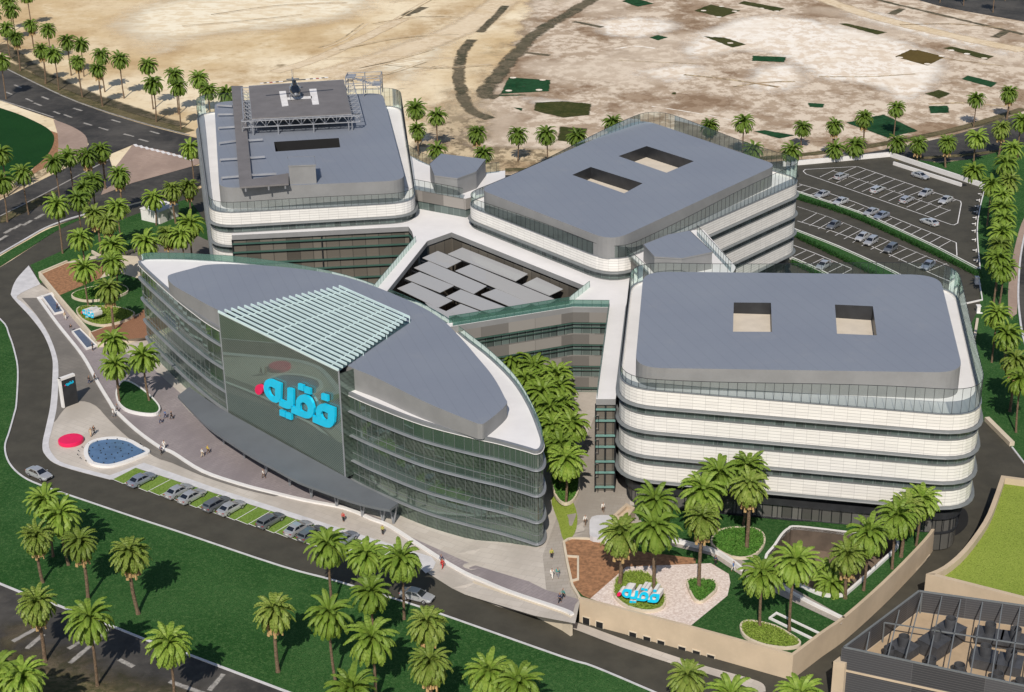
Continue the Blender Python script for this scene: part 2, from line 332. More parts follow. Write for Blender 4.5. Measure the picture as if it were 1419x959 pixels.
# ---------------------------------------------------------------- mesh builder
class MB:
    def __init__(s): s.v = []; s.f = []; s.uv = []; s.mi = []; s.fade = None; s.sm = []
    def face(s, pts, uv=None, mi=0, smooth=False):
        i = len(s.v); s.v += [Vector(p) for p in pts]; s.f.append(tuple(range(i, i + len(pts))))
        s.uv.append(uv or [(p[0], p[1]) for p in pts]); s.mi.append(mi); s.sm.append(smooth)
    def mesh(s, name, origin=None, weld=False):
        me = bpy.data.meshes.new(name)
        o = Vector(origin) if origin is not None else Vector()
        me.from_pydata([p - o for p in s.v], [], s.f)
        ul = me.uv_layers.new(name="UVMap"); k = 0
        flat = [c for u in s.uv for q in u for c in q]; ul.data.foreach_set("uv", flat)
        me.polygons.foreach_set("material_index", s.mi)
        me.polygons.foreach_set("use_smooth", s.sm)
        if s.fade:
            a = me.attributes.new("fade", 'FLOAT', 'POINT'); a.data.foreach_set("value", s.fade)
        if weld:
            bm = bmesh.new(); bm.from_mesh(me); bmesh.ops.remove_doubles(bm, verts=bm.verts, dist=1e-4)
            bmesh.ops.recalc_face_normals(bm, faces=bm.faces); bm.to_mesh(me); bm.free()
        me.update(); return me
    def build(s, name, m, parent=None, weld=False):
        org = world_loc(parent) if parent else None
        me = s.mesh(name, org, weld)
        for q in (m if isinstance(m, (list, tuple)) else [m]): me.materials.append(MATS[q] if isinstance(q, str) else q)
        ob = bpy.data.objects.new(name, me); COL.objects.link(ob)
        if parent: ob.parent = parent
        return ob
    # shapes
    def box(s, c, size, rz=0, mi=0):
        cx, cy, cz = c; x, y, z = size[0] / 2, size[1] / 2, size[2] / 2; ca, sa = math.cos(rz), math.sin(rz)
        q = [(cx + a * x * ca - b * y * sa, cy + a * x * sa + b * y * ca, cz + e * z) for e in (-1, 1) for a, b in ((-1, -1), (1, -1), (1, 1), (-1, 1))]
        for f in ((3, 2, 1, 0), (4, 5, 6, 7), (0, 1, 5, 4), (1, 2, 6, 5), (2, 3, 7, 6), (3, 0, 4, 7)): s.face([q[i] for i in f], mi=mi)
    def bar(s, a, b, r, n=4, r2=None, mi=0, smooth=False):
        a, b = Vector(a), Vector(b); d = b - a
        if d.length < 1e-6: return
        z = d.normalized(); x = z.orthogonal().normalized() if abs(z.z) > .99 else Vector((0, 0, 1)).cross(z).normalized(); y = z.cross(x)
        r2 = r if r2 is None else r2; off = math.pi / n
        A = [a + (x * math.cos(off + 2 * math.pi * i / n) + y * math.sin(off + 2 * math.pi * i / n)) * r for i in range(n)]
        B = [b + (x * math.cos(off + 2 * math.pi * i / n) + y * math.sin(off + 2 * math.pi * i / n)) * r2 for i in range(n)]
        for i in range(n): j = (i + 1) % n; s.face([A[i], A[j], B[j], B[i]], mi=mi, smooth=smooth)
        s.face(A[::-1], mi=mi); s.face(B, mi=mi)
    def wall(s, pts, z0, z1, closed=True, mi=0, flip=False):
        # z0, z1: number or list per point
        n = len(pts); u = 0; L = n if closed else n - 1
        g = lambda z, i: z[i] if isinstance(z, (list, tuple)) else z
        for i in range(L):
            j = (i + 1) % n; a, b = pts[i], pts[j]; d = math.hypot(b[0] - a[0], b[1] - a[1])
            za0, za1, zb0, zb1 = g(z0, i), g(z1, i), g(z0, j), g(z1, j)
            q = [(a[0], a[1], za0), (b[0], b[1], zb0), (b[0], b[1], zb1), (a[0], a[1], za1)]; uv = [(u, za0), (u + d, zb0), (u + d, zb1), (u, za1)]
            if flip: q, uv = q[::-1], uv[::-1]
            s.face(q, uv, mi); u += d
    def fill(s, pts, z, holes=(), mi=0, up=True):
        loops = [[Vector((p[0], p[1], 0)) for p in pts]] + [[Vector((p[0], p[1], 0)) for p in h] for h in holes]
        allp = [p for l in loops for p in l]
        zz = (lambda p: z(p.x, p.y)) if callable(z) else (lambda p: z)
        for t in tessellate_polygon(loops):
            a, b, c = [allp[i] for i in t]
            cr = (b.x - a.x) * (c.y - a.y) - (b.y - a.y) * (c.x - a.x)
            if abs(cr) < 1e-9: continue
            if (cr < 0) == up: b, c = c, b
            st = [(a, b, c)]
            while st:
                a, b, c = st.pop(); ls = ((a - b).length, (b - c).length, (c - a).length); mx = max(ls)
                if callable(z) and mx > 4:
                    k = ls.index(mx); a, b, c = ((a, b, c), (b, c, a), (c, a, b))[k]; m = (a + b) / 2
                    st += [(a, m, c), (m, b, c)]; continue
                s.face([(p.x, p.y, zz(p)) for p in (a, b, c)], mi=mi)
    def annulus(s, a, b, z, mi=0, up=True):
        n = len(a)
        for i in range(n):
            j = (i + 1) % n; q = [(*a[i][:2], z), (*a[j][:2], z), (*b[j][:2], z), (*b[i][:2], z)]
            s.face(q if up else q[::-1], mi=mi)
    def ring(s, pts, z0, z1, o0, o1, mi=0):
        # closed collar: outer offset o0, inner offset o1
        A, B = offset(pts, o0), offset(pts, o1)
        s.wall(A, z0, z1, mi=mi); s.wall(B, z0, z1, mi=mi, flip=True); s.annulus(A, B, z1, mi); s.annulus(A, B, z0, mi, False)
    def prism(s, pts, z0, z1, mi=0, top=True, bottom=False, holes=()):
        pts = ccw(pts); s.wall(pts, z0, z1, mi=mi)
        if top: s.fill(pts, z1, holes, mi)
        if bottom: s.fill(pts, z0, (), mi, False)
    def strip_wall(s, path, z0, z1, th, closed=False, mi=0):
        # thin wall along a path; z may be a number or a list
        L = offset(path, th / 2, closed); M = offset(path, -th / 2, closed)
        n = len(path); g = lambda z, i: z[i] if isinstance(z, (list, tuple)) else z
        s.wall(L, z0, z1, closed, mi); s.wall(M, z0, z1, closed, mi, True)
        for i in range(n if closed else n - 1):
            j = (i + 1) % n
            s.face([(*L[i], g(z1, i)), (*L[j], g(z1, j)), (*M[j], g(z1, j)), (*M[i], g(z1, i))], mi=mi)
        if not closed:
            for i in (0, n - 1): s.face([(*L[i], g(z0, i)), (*M[i], g(z0, i)), (*M[i], g(z1, i)), (*L[i], g(z1, i))], mi=mi)
    def rail(s, path, z, r, closed=True):
        n = len(path); g = lambda i: z[i] if isinstance(z, (list, tuple)) else z
        for i in range(n if closed else n - 1):
            j = (i + 1) % n; s.bar((*path[i], g(i)), (*path[j], g(j)), r)
    def loft(s, rings, mi=0, smooth=True, caps=True):
        for a, b in zip(rings, rings[1:]):
            n = len(a)
            for i in range(n): j = (i + 1) % n; s.face([a[i], a[j], b[j], b[i]], mi=mi, smooth=smooth)
        if caps: s.face(list(rings[0])[::-1], mi=mi); s.face(rings[-1], mi=mi)
def world_loc(o):
    p = Vector()
    while o: p += o.location; o = o.parent
    return p
def area2(p): return sum(p[i][0] * p[(i + 1) % len(p)][1] - p[(i + 1) % len(p)][0] * p[i][1] for i in range(len(p)))
def ccw(p): return list(p) if area2(p) > 0 else list(p)[::-1]
def offset(pts, d, closed=True):
    n = len(pts); out = []
    for i in range(n):
        p = Vector(pts[i][:2])
        if closed or 0 < i < n - 1:
            a = (p - Vector(pts[i - 1][:2])).normalized(); b = (Vector(pts[(i + 1) % n][:2]) - p).normalized()
        elif i == 0: a = b = (Vector(pts[1][:2]) - p).normalized()
        else: a = b = (p - Vector(pts[-2][:2])).normalized()
        na, nb = Vector((a.y, -a.x)), Vector((b.y, -b.x)); m = na + nb
        m = m.normalized() if m.length > 1e-6 else na
        out.append(p + m * (d / max(.45, m.dot(na))))
    return out
def fillet(pts, r, n=7):
    pts = ccw([Vector(p) for p in pts]); out = []; N = len(pts)
    for i in range(N):
        rr = r[i] if isinstance(r, (list, tuple)) else r
        p, a, b = pts[i], pts[i - 1], pts[(i + 1) % N]
        u, v = (a - p), (b - p); ang = u.angle(v); t = min(rr / math.tan(ang / 2), u.length * .45, v.length * .45)
        if t < .05: out.append(p); continue
        s, e = p + u.normalized() * t, p + v.normalized() * t
        for k in range(n + 1):
            q = k / n; out.append(s * (1 - q) ** 2 * 1 + p * 2 * q * (1 - q) + e * q * q)
    return out
def densify(pts, step, closed=True):
    out = []; n = len(pts)
    for i in range(n if closed else n - 1):
        a, b = Vector(pts[i]), Vector(pts[(i + 1) % n]); k = max(1, int((b - a).length / step))
        out += [a.lerp(b, j / k) for j in range(k)]
    if not closed: out.append(Vector(pts[-1]))
    return out
def smooth(pts, n=5, closed=False):
    pts = [Vector(p) for p in pts]; N = len(pts); out = []
    for i in range(N if closed else N - 1):
        g = lambda k: pts[k % N] if closed else pts[max(0, min(N - 1, k))]
        a, b, c, d = g(i - 1), g(i), g(i + 1), g(i + 2)
        for k in range(n):
            t = k / n
            out.append(.5 * ((2 * b) + (c - a) * t + (2 * a - 5 * b + 4 * c - d) * t * t + (3 * b - a - 3 * c + d) * t ** 3))
    if not closed: out.append(pts[-1])
    return out
def S(px, z=0, n=5, closed=False): return smooth(W(px, z), n, closed)
def thing(name, label, cat, loc=(0, 0, 0), rz=0, group=None):
    o = bpy.data.objects.new(name, None); COL.objects.link(o); o.empty_display_size = .5
    o.location = loc; o.rotation_euler = (0, 0, rz); return tag(o, label, cat, group)
def tag(o, label, cat, group=None):
    o["label"] = label; o["category"] = cat
    if group: o["group"] = group
    return o
def struct(o, kind="structure"): o["kind"] = kind; return o
def sheet(name, pts, z, m, kind="structure", holes=()):
    b = MB(); b.fill(pts, z, holes); return struct(b.build(name, m), kind)
LAY = [0]
def plot(name, pts, z, m, edge=.6):
    LAY[0] += 1; z += .0011 * (LAY[0] % 9)
    # soft-edged ground patch; centre solid, outline worn away
    pts = ccw(pts); b = MB(); n = len(pts); fade = []
    x0, x1, y0, y1 = min(p.x for p in pts), max(p.x for p in pts), min(p.y for p in pts), max(p.y for p in pts)
    c = max(edge * .45, min(x1 - x0, y1 - y0) / 36); nx, ny = int((x1 - x0) / c) + 2, int((y1 - y0) / c) + 2; D = {}
    def sd(px, py):
        ins = False; best = 1e9
        for i in range(n):
            ax, ay = pts[i]; bx, by = pts[(i + 1) % n]
            if (ay > py) != (by > py) and px < (bx - ax) * (py - ay) / (by - ay) + ax: ins = not ins
            ex, ey = bx - ax, by - ay; t = max(0, min(1, ((px - ax) * ex + (py - ay) * ey) / (ex * ex + ey * ey + 1e-9)))
            best = min(best, math.hypot(px - ax - t * ex, py - ay - t * ey))
        return best if ins else -best
    for i in range(nx + 1):
        for j in range(ny + 1): D[i, j] = sd(x0 + (i - .5) * c, y0 + (j - .5) * c)
    for i in range(nx):
        for j in range(ny):
            q = ((i, j), (i + 1, j), (i + 1, j + 1), (i, j + 1))
            if max(D[k] for k in q) <= 0: continue
            b.face([(x0 + (a - .5) * c, y0 + (d - .5) * c, z) for a, d in q]); fade += [max(0, min(1, D[k] / edge)) for k in q]
    b.fade = fade
    return struct(b.build(name, m))
def band(name, path, width, z, m):
    LAY[0] += 1; z += .0011 * (LAY[0] % 9)
    b = MB(); fade = []
    cols = [offset(path, o, False) for o in (-width / 2, -width / 5, width / 5, width / 2)]; fd = (0, 1, 1, 0)
    for i in range(len(path) - 1):
        for c in range(3):
            b.face([(*cols[c + 1][i], z), (*cols[c + 1][i + 1], z), (*cols[c][i + 1], z), (*cols[c][i], z)]); fade += [fd[c + 1], fd[c + 1], fd[c], fd[c]]
    b.fade = fade; return struct(b.build(name, m))
def line_strip(b, path, width, z, closed=False):
    L, M = offset(path, width / 2, closed), offset(path, -width / 2, closed); n = len(path)
    zz = z if callable(z) else (lambda x: z)
    for i in range(n if closed else n - 1):
        j = (i + 1) % n; b.face([(*L[i], zz(L[i][0])), (*L[j], zz(L[j][0])), (*M[j], zz(M[j][0])), (*M[i], zz(M[i][0]))][::-1])

# ================================================================ ground, roads, lawns
b = MB(); b.face([(-2500, -800, 0), (2500, -800, 0), (2500, 4000, 0), (-2500, 4000, 0)]); struct(b.build("ground", "sand"))
plot("pale_sand", smooth(W([(120, 40), (200, -5), (420, -20), (560, -10), (520, 25), (420, 45), (300, 60), (240, 85), (170, 70)]), 4, True), .015, "pale_sand", 24)
plot("pale_sand", smooth(W([(480, 80), (560, 50), (650, 20), (690, 10), (640, 70), (600, 110), (570, 150), (520, 110)]), 4, True), .016, "pale_sand", 14)
plot("scrub_ground", W([(690, 60), (730, -40), (1700, -60), (1700, 230), (1300, 230), (1000, 260), (690, 260), (560, 240), (560, 190), (650, 120)]), .02, "scrub_ground", 14)
plot("scrub_ground", W([(560, 260), (575, 150), (640, 95), (660, 40), (700, 130), (690, 270)]), .022, "bank_dirt", 16)
plot("scrub_ground", W([(655, 75), (720, 35), (800, -40), (840, -40), (770, 20), (705, 70), (680, 110)]), .024, "bank_dirt", 14)
for pts in ([(930, 60), (1010, 25), (1100, 20), (1280, 60), (1330, 100), (1260, 150), (1190, 120), (1120, 110), (1050, 75), (960, 85)], [(810, 30), (880, 20), (960, 35), (900, 55), (830, 50)],
            [(1040, 90), (1120, 88), (1130, 120), (1060, 135), (1020, 115)], [(860, 100), (950, 85), (1000, 100), (930, 118)], [(700, 130), (800, 138), (840, 150), (760, 152)], [(1180, 10), (1290, 30), (1410, 70), (1419, 85), (1300, 60), (1170, 25)]):
    plot("pale_ground", smooth(W(pts), 4, True), .03, "pale_ground", 9)
for pts, wd in (([(690, 135), (672, 130), (690, 105), (715, 75), (745, 45), (790, 18), (840, -12)], 7), ([(655, 55), (640, 75), (636, 110), (650, 150), (680, 165)], 5), ([(665, 45), (690, 20), (700, 8)], 4), ([(560, 22), (588, 10)], 5),
                ([(795, 30), (835, 38)], 3), ([(728, 73), (762, 77)], 3), ([(1200, -4), (1300, 20), (1419, 48)], 3.2), ([(1235, 20), (1250, 12)], 4), ([(1378, 52), (1395, 43)], 4), ([(1190, 205), (1300, 185), (1419, 160)], 4)):
    band("drainage_ditch", S(pts), wd, .06, "dark_ditch")
for pts, wd in (([(560, 25), (500, 55), (430, 85), (380, 100)], 7), ([(700, 0), (640, 40), (560, 70), (450, 105)], 18), ([(1419, 70), (1330, 52), (1200, 20), (1120, -10)], 10)):
    band("dirt_track", S(pts), wd, .05, "pale_track")
for pts, m in (([(703, 107), (765, 111), (762, 127), (692, 131)], "green_plot"), ([(690, 131), (732, 131), (730, 133), (690, 134)], "green_plot"), ([(860, 2), (875, -4), (908, 5), (884, 10)], "green_plot"), ([(960, 15), (985, 6), (1028, 15), (1000, 25)], "olive_plot"),
               ([(1022, 5), (1030, 1), (1090, 12), (1078, 17)], "olive_plot"), ([(898, 52), (912, 48), (927, 52), (912, 57)], "green_plot"), ([(972, 50), (1005, 52), (1036, 62), (1015, 67)], "olive_plot"), ([(1041, 77), (1092, 79), (1088, 87), (1041, 85)], "green_plot"),
               ([(1160, 33), (1172, 32), (1231, 45), (1216, 49)], "olive_plot"), ([(1238, 79), (1264, 67), (1312, 79), (1286, 92)], "brown_plot"), ([(1305, 67), (1318, 64), (1379, 78), (1368, 84)], "olive_plot"), ([(1331, 110), (1340, 104), (1385, 115), (1374, 122)], "green_plot"),
               ([(1280, 130), (1300, 124), (1320, 130), (1302, 138)], "olive_plot"), ([(1285, 147), (1315, 146), (1318, 157), (1288, 158)], "green_plot"), ([(1118, 142), (1144, 144), (1143, 150), (1119, 149)], "green_plot"), ([(1040, 182), (1060, 180), (1105, 188), (1080, 193)], "green_plot"),
               ([(1170, 170), (1225, 158), (1275, 182), (1230, 192)], "green_plot"), ([(740, 142), (780, 140), (822, 144), (818, 160), (780, 164), (738, 154)], "olive_plot"), ([(705, 148), (726, 150), (724, 155)], "green_plot"), ([(775, 175), (815, 178), (810, 200), (770, 195)], "olive_plot"), ([(930, 128), (938, 127), (938, 132), (930, 131)], "olive_plot")):
    plot("grass_patch", W(pts), .08, m, .9)
b = MB()
for x, y in ((711, 108), (752, 111), (747, 125), (705, 126), (975, 15), (1000, 9), (1018, 16), (996, 24), (1055, 12), (1076, 16), (1267, 69), (1305, 78), (1285, 89), (1247, 80), (1318, 70), (1340, 75), (1364, 81), (987, 51), (1012, 60)):
    p = P2(x, y); b.fill([(p.x + 1.1 * math.cos(t * math.pi / 4), p.y + 1.1 * math.sin(t * math.pi / 4)) for t in range(8)], .11)
b.fade = [1] * len(b.v); struct(b.build("concrete_pads", "pale_ground"))
tr = random.Random(5)
for i in range(16):
    x, y = tr.uniform(100, 680), tr.uniform(-5, 120); dx, dy = tr.uniform(60, 190), tr.uniform(-45, 5)
    if y > 60: x = tr.uniform(400, 560)
    c_ = S([(x, y), (x + dx * .5, y + dy * .5 + tr.uniform(-6, 6)), (x + dx, y + dy)], 0, 6)
    for o_ in (-.9, .9): band("tyre_track", offset(c_, o_, False), .9, .07, tr.choice(["pale_track", "bank_dirt"]))
for i in range(9):
    x, y = tr.uniform(760, 1300), tr.uniform(20, 150); dx, dy = tr.uniform(50, 160), tr.uniform(-20, 25)
    band("tyre_track", S([(x, y), (x + dx * .5, y + dy * .5 + tr.uniform(-5, 5)), (x + dx, y + dy)], 0, 6), tr.uniform(.8, 2.2), .075, tr.choice(["pale_ground", "bank_dirt"]))
# far road, top right, and the road behind the car park
struct(sheet("far_road", S([(1230, -14), (1300, 8), (1419, 30), (1500, 45)], n=3) + W([(1500, 10), (1419, -2), (1330, -20)]), .09, "old_asphalt"))
sheet("back_road", S([(690, 243), (900, 240), (1100, 225), (1230, 207), (1330, 185), (1419, 158), (1600, 110)], n=3) + W([(1600, 180), (1480, 222), (1419, 215), (1340, 222), (1260, 226), (1100, 250), (690, 275)]), .09, "old_asphalt")
for pts, wd in (([(700, 236), (900, 232), (1100, 216), (1230, 199), (1330, 178), (1419, 151)], 4), ([(1240, 222), (1330, 216), (1400, 208)], 3)):
    band("road_verge", S(pts), wd, .12, "verge")
# old double road, top left, with its branch
road_up = [(-160, 60), (-60, 80), (0, 92), (42, 113), (106, 142), (190, 170), (262, 189), (340, 208)]
road_lo = [(340, 236), (266, 219), (184, 201), (150, 215), (160, 245), (266, 231), (300, 226), (300, 252), (210, 275), (120, 299), (63, 317), (0, 353), (-120, 420), (-200, 420), (-200, 340), (0, 278), (53, 252), (110, 224), (123, 200), (112, 184), (74, 165), (35, 152), (0, 139), (-160, 120)]
sheet("old_road", S(road_up, n=4) + W(road_lo), .09, "old_asphalt")
band("road_verge", S([(-60, 74), (0, 86), (42, 107), (106, 136), (190, 164), (262, 183)]), 6, .105, "verge")
band("sand_bank", S([(0, 62), (50, 98), (110, 128), (190, 156), (250, 175)]), 7, .10, "brown_scrub")
band("edge_paint", S([(0, 91), (42, 112), (106, 141), (190, 168.5), (262, 187.5)]), .9, .115, "old_paint")
band("edge_paint", S([(0, 139), (35, 150), (74, 163)]), .9, .115, "old_paint")
for cl in ([(36, 137), (110, 169), (215, 197)], [(20, 118), (80, 143), (170, 171), (262, 198)], [(8, 128), (60, 148), (140, 178), (240, 206)]):
    pts = densify(S(cl), 1.0, False)
    for i in range(0, len(pts) - 4, 17): band("lane_dash", pts[i:i + 5], 1.1, .118, "old_paint")
for x, y in ((12, 320), (24, 314), (38, 309), (55, 300), (4, 330)): band("lane_dash", W([(x - 6, y + 4), (x + 6, y - 3)]), 1.4, .118, "old_paint")
sheet("corner_pavement", S([(74, 166), (100, 176), (118, 188), (121, 202), (112, 222)], n=3) + W([(80, 222), (81, 200), (80, 186)]), .13, "paver_pinkish")
sheet("corner_soil", W([(60, 178), (82, 186), (82, 204), (80, 222), (56, 240), (40, 245), (54, 220)]), .115, "soil_brown")
sheet("park_lawn", S([(-120, 118), (0, 150), (49, 169), (72, 184), (74, 200), (60, 222), (28, 245), (0, 257), (-120, 300)], n=4), .14, "park_green")
band("park_path", S([(-60, 300), (0, 272), (40, 250), (85, 226), (112, 218)]), 4, .12, "bank_dirt")
sheet("traffic_island", W([(184, 201), (225, 209), (266, 220), (285, 224), (267, 231), (184, 254), (140, 271), (150, 245)]), .14, "paver_pinkish")
b = MB()
pts = densify(W([(188, 203), (264, 222)]), 2.0, False)
for q in pts: b.box((q.x, q.y + .5, .165), (.9, 2.6, .012), R(30))
struct(b.build("crossing_paint", "marking_white"))
band("edge_paint", S([(0, 300), (50, 275), (110, 243), (150, 222)]), .7, .118, "old_paint")
plot("median_verge", S([(0, 300), (28, 286), (55, 272), (85, 262), (60, 285), (20, 303), (0, 312)], n=3, closed=True), .12, "verge", 1.2)
# old road, bottom left
road_sw = [(-120, 770), (0, 810), (27, 821), (80, 840), (148, 866), (203, 888), (258, 907), (390, 957), (520, 1005)]
sheet("old_road", W(road_sw) + W([(520, 1300), (-300, 1300), (-300, 770)]), .09, "old_asphalt")
for pts in ([(18, 890), (50, 872)], [(37, 900), (60, 880)], [(95, 900), (112, 890)], [(97, 920), (125, 896), (150, 872)], [(165, 915), (185, 925)], [(235, 945), (290, 965)], [(290, 958), (310, 935)]):
    band("lane_dash", W(pts), 1.0, .12, "old_paint")
plot("road_dust", smooth(W([(0, 850), (60, 860), (130, 905), (230, 930), (330, 1000), (0, 1000)]), 4, True), .105, "brown_scrub", 7)
plot("median_verge", smooth(W([(0, 880), (40, 905), (90, 925), (150, 940), (200, 970), (100, 990), (0, 960)]), 4, True), .11, "verge", 3)
# sealed surface of the estate: loop road, yards
outer = [(-60, 400), (0, 443), (13, 466), (21, 491), (25, 516), (23, 560), (20, 575), (13, 600), (7, 621), (13, 643), (32, 662), (63, 676), (127, 698), (195, 721), (247, 738), (390, 786), (464, 806), (571, 839), (624, 857), (780, 912), (822, 925), (905, 960), (1010, 1005)]
sheet("loop_road", S([(-100, 428), (0, 371), (38, 347), (80, 320), (118, 302), (190, 283), (262, 266)], n=3) + W([(300, 255), (560, 240), (690, 262), (1100, 222), (1233, 217), (1367, 258), (1357, 289), (1353, 323), (1358, 374), (1358, 420), (1345, 470), (1340, 540), (1363, 584), (1402, 621), (1419, 643), (1700, 880), (1700, 1200), (1100, 1200)]) + S(outer, n=4)[::-1], .12, "asphalt")
kp = S(outer, n=4)
b = MB(); line_strip(b, kp, .28, .27); b.strip_wall(kp, .1, .268, .24); struct(b.build("kerb", "kerb_white"))
kp = S([(-60, 388), (0, 353), (38, 331), (63, 317), (91, 306), (118, 298)], n=4); b = MB(); b.strip_wall(kp, .0, .30, .5); struct(b.build("kerb", "kerb_white"))
sheet("south_lawn", W([(-300, 780), (-300, 400)]) + S(outer, n=4) + W([(1010, 1300), (520, 1005)]) + W(road_sw)[::-1][1:], .14, "lawn")
kp = W(road_sw); b = MB(); b.strip_wall(kp, .0, .22, .35); struct(b.build("kerb", "kerb_white"))
sheet("verge_lawn", S([(-60, 398), (0, 356), (38, 334), (63, 320), (91, 309), (116, 301)], n=3) + S([(116, 303), (80, 320), (38, 346), (0, 370), (-60, 410)], n=3), .145, "lawn")
# east lawn and its roads
sheet("east_lawn", W([(1233, 217), (1300, 226), (1340, 222), (1419, 202), (1480, 220), (1460, 330), (1440, 420), (1440, 480), (1600, 700), (1600, 840), (1419, 643), (1402, 621), (1363, 584), (1335, 470), (1358, 425), (1358, 374), (1353, 323), (1357, 289), (1367, 258)]), .14, "lawn")
sheet("side_path", S([(1440, 280), (1419, 303), (1407, 340), (1398, 390), (1397, 425), (1399, 443)], n=4) + S([(1409, 436), (1411, 400), (1415, 345), (1430, 300), (1450, 285)], n=4), .17, "paver_pinkish")
sheet("side_road", S([(1470, 260), (1430, 302), (1416, 345), (1411, 400), (1413, 440), (1421, 480), (1450, 560)], n=4) + W([(1700, 600), (1700, 240)]), .16, "old_asphalt")
b = MB(); b.strip_wall(S([(1470, 260), (1430, 302), (1416, 345), (1411, 400), (1413, 440), (1421, 480), (1450, 560)], n=4), .1, .3, .4); struct(b.build("kerb", "kerb_white"))
b = MB(); b.strip_wall(W([(1367, 584), (1402, 619)]), .1, .9, .9); tag(b.build("low_wall", "beige_pale"), "low beige wall along the lawn edge right of the striped white block", "wall")
b = MB(); b.strip_wall(W([(1402, 621), (1419, 643), (1520, 740)]), .1, .3, .3); struct(b.build("kerb", "kerb_white"))
# north lawn by the white kiosk
sheet("west_lawn", S([(42, 368), (95, 344), (118, 329), (150, 314), (190, 297), (262, 276)], n=3) + W([(300, 330), (205, 352), (126, 358), (93, 365), (56, 394)]), .145, "lawn")
plot("north_bank", W([(560, 190), (700, 200), (900, 210), (1100, 205), (1100, 222), (690, 245), (560, 235)]), .10, "bank_dirt", 6)

# ---------------------------------------------------------------- plaza
def pz1(x, y):
    p = P2(x, y, .16)
    for _ in range(12): p = P2(x, y, plaza_z(p.x))
    return p
def pl(px): return [pz1(x, y) for x, y in px]
kerb_out = [(40, 369), (23, 388), (16, 405), (18, 414), (42, 440), (61, 466), (72, 495), (73, 520), (70, 562), (64, 592), (59, 617), (63, 632), (84, 647), (152, 666)]
kerb_in = [(56, 394), (24, 410), (32, 420), (50, 437), (68, 465), (79, 495), (81, 520), (79, 562), (73, 592), (67.6, 615), (74, 631), (91, 643), (152, 659)]
O0 = P2(156.4, 666); pit = (P2(425, 754) - O0) / 15.35; wv = Vector((.82, -.573)) ; wv = wv * pit.dot(wv); dv = Vector((.567, .824)) * 4.95
NB_ = 21
b = MB()
pts = S(kerb_out, n=4) + [O0, O0 + dv] + [O0 + pit * NB_ + dv] + pl([(596, 796), (626, 815), (740, 853), (797, 864), (804, 832), (797, 805), (789, 765), (800, 752), (822, 753), (843, 760), (880, 722), (870, 540), (620, 440), (300, 440), (200, 470), (135, 475), (125, 461), (81, 411), (56, 394)])
b.fill(densify(pts, 4), lambda x, y: plaza_z(x)); struct(b.build("plaza_paving", "paver_light"))

def plaza_sheet(name, pts, dz, m):
    b = MB(); b.fill(densify(pts, 4), lambda x, y: plaza_z(x) + dz); return struct(b.build(name, m))
Kin = S(kerb_in, .16, 4)
band_in = [O0 + dv + (dv.normalized() * 2.0) - wv.normalized() * .3, O0 + pit * (NB_ - 1) + dv * 1.25, ]
plaza_sheet("plaza_kerb", S(kerb_out, n=4) + [O0, O0 + dv - wv * .02] + [O0 + pit * k + dv for k in (6, 12, 18, NB_)] + pl([(590, 795), (600, 789), (604, 780), (598, 772)]) + [band_in[1]] + [O0 + pit * 6 + dv * 1.27, band_in[0], ] + Kin[::-1], .05, "kerb_white")
curve = [(53, 413), (80, 450), (114, 493), (135, 530), (152, 558), (161, 571), (190, 598), (222, 621), (239, 628), (281, 654), (337, 673), (380, 684), (422, 694), (478, 705), (515, 720), (540, 730), (582, 757), (621, 782), (665, 804), (706, 821), (780, 846), (793, 853)]
CV = smooth(pl(curve), 4)
plaza_sheet("plaza_purple_paving", CV[2:] + pl([(797, 838), (803, 830), (740, 808), (640, 776), (560, 740), (500, 700), (300, 600), (250, 545), (200, 500), (135, 475), (125, 461), (90, 420), (66, 405)]), .02, "paver_purple")
plaza_sheet("plaza_light_paving", smooth(pl([(245, 549), (264, 572), (318, 616), (382, 655), (450, 688), (520, 716), (600, 752), (700, 792), (757, 818)]), 3) + pl([(757, 790), (752, 770), (500, 640), (300, 540)]), .04, "paver_light")
gin = [(30, 413), (50, 436), (68, 464), (78, 495), (80, 520), (78, 562), (75, 585), (90, 566), (110, 556), (132, 562), (152, 583), (178, 607), (214, 633), (239, 642), (281, 660), (337, 678), (380, 688)]
plaza_sheet("plaza_grey_paving", smooth(pl(gin), 3) + CV[:46][::-1], .03, "paver_grey")
plaza_sheet("court_paving", pl([(752, 770), (757, 818), (803, 831), (790, 810), (781, 751), (785, 747), (822, 748), (843, 756), (875, 725), (870, 660), (830, 560), (800, 640)]), .045, "paver_court")
plaza_sheet("court_lawn", smooth(pl([(764, 690), (790, 692), (800, 715), (796, 740), (782, 750), (774, 725)]), 3, True), .06, "roof_lawn")
b = MB()
for i in range(len(CV) - 1):
    pass
zl0 = [plaza_z(p.x) - .3 for p in CV]; zl1 = [plaza_z(p.x) + .28 for p in CV]
b.strip_wall(CV, zl0, zl1, .6); tag(b.build("ribbon_wall", "white_paint"), "long low white wall curving through the plaza in front of the leaf-shaped building", "wall")
fr = pl([(655, 806), (706, 824), (780, 849), (792, 855)]); b = MB(); b.strip_wall(fr, 0.1, [plaza_z(p.x) + .05 for p in fr], .4); tag(b.build("retaining_wall", "beige_pale"), "beige wedge of wall under the end of the curving white plaza wall", "wall")
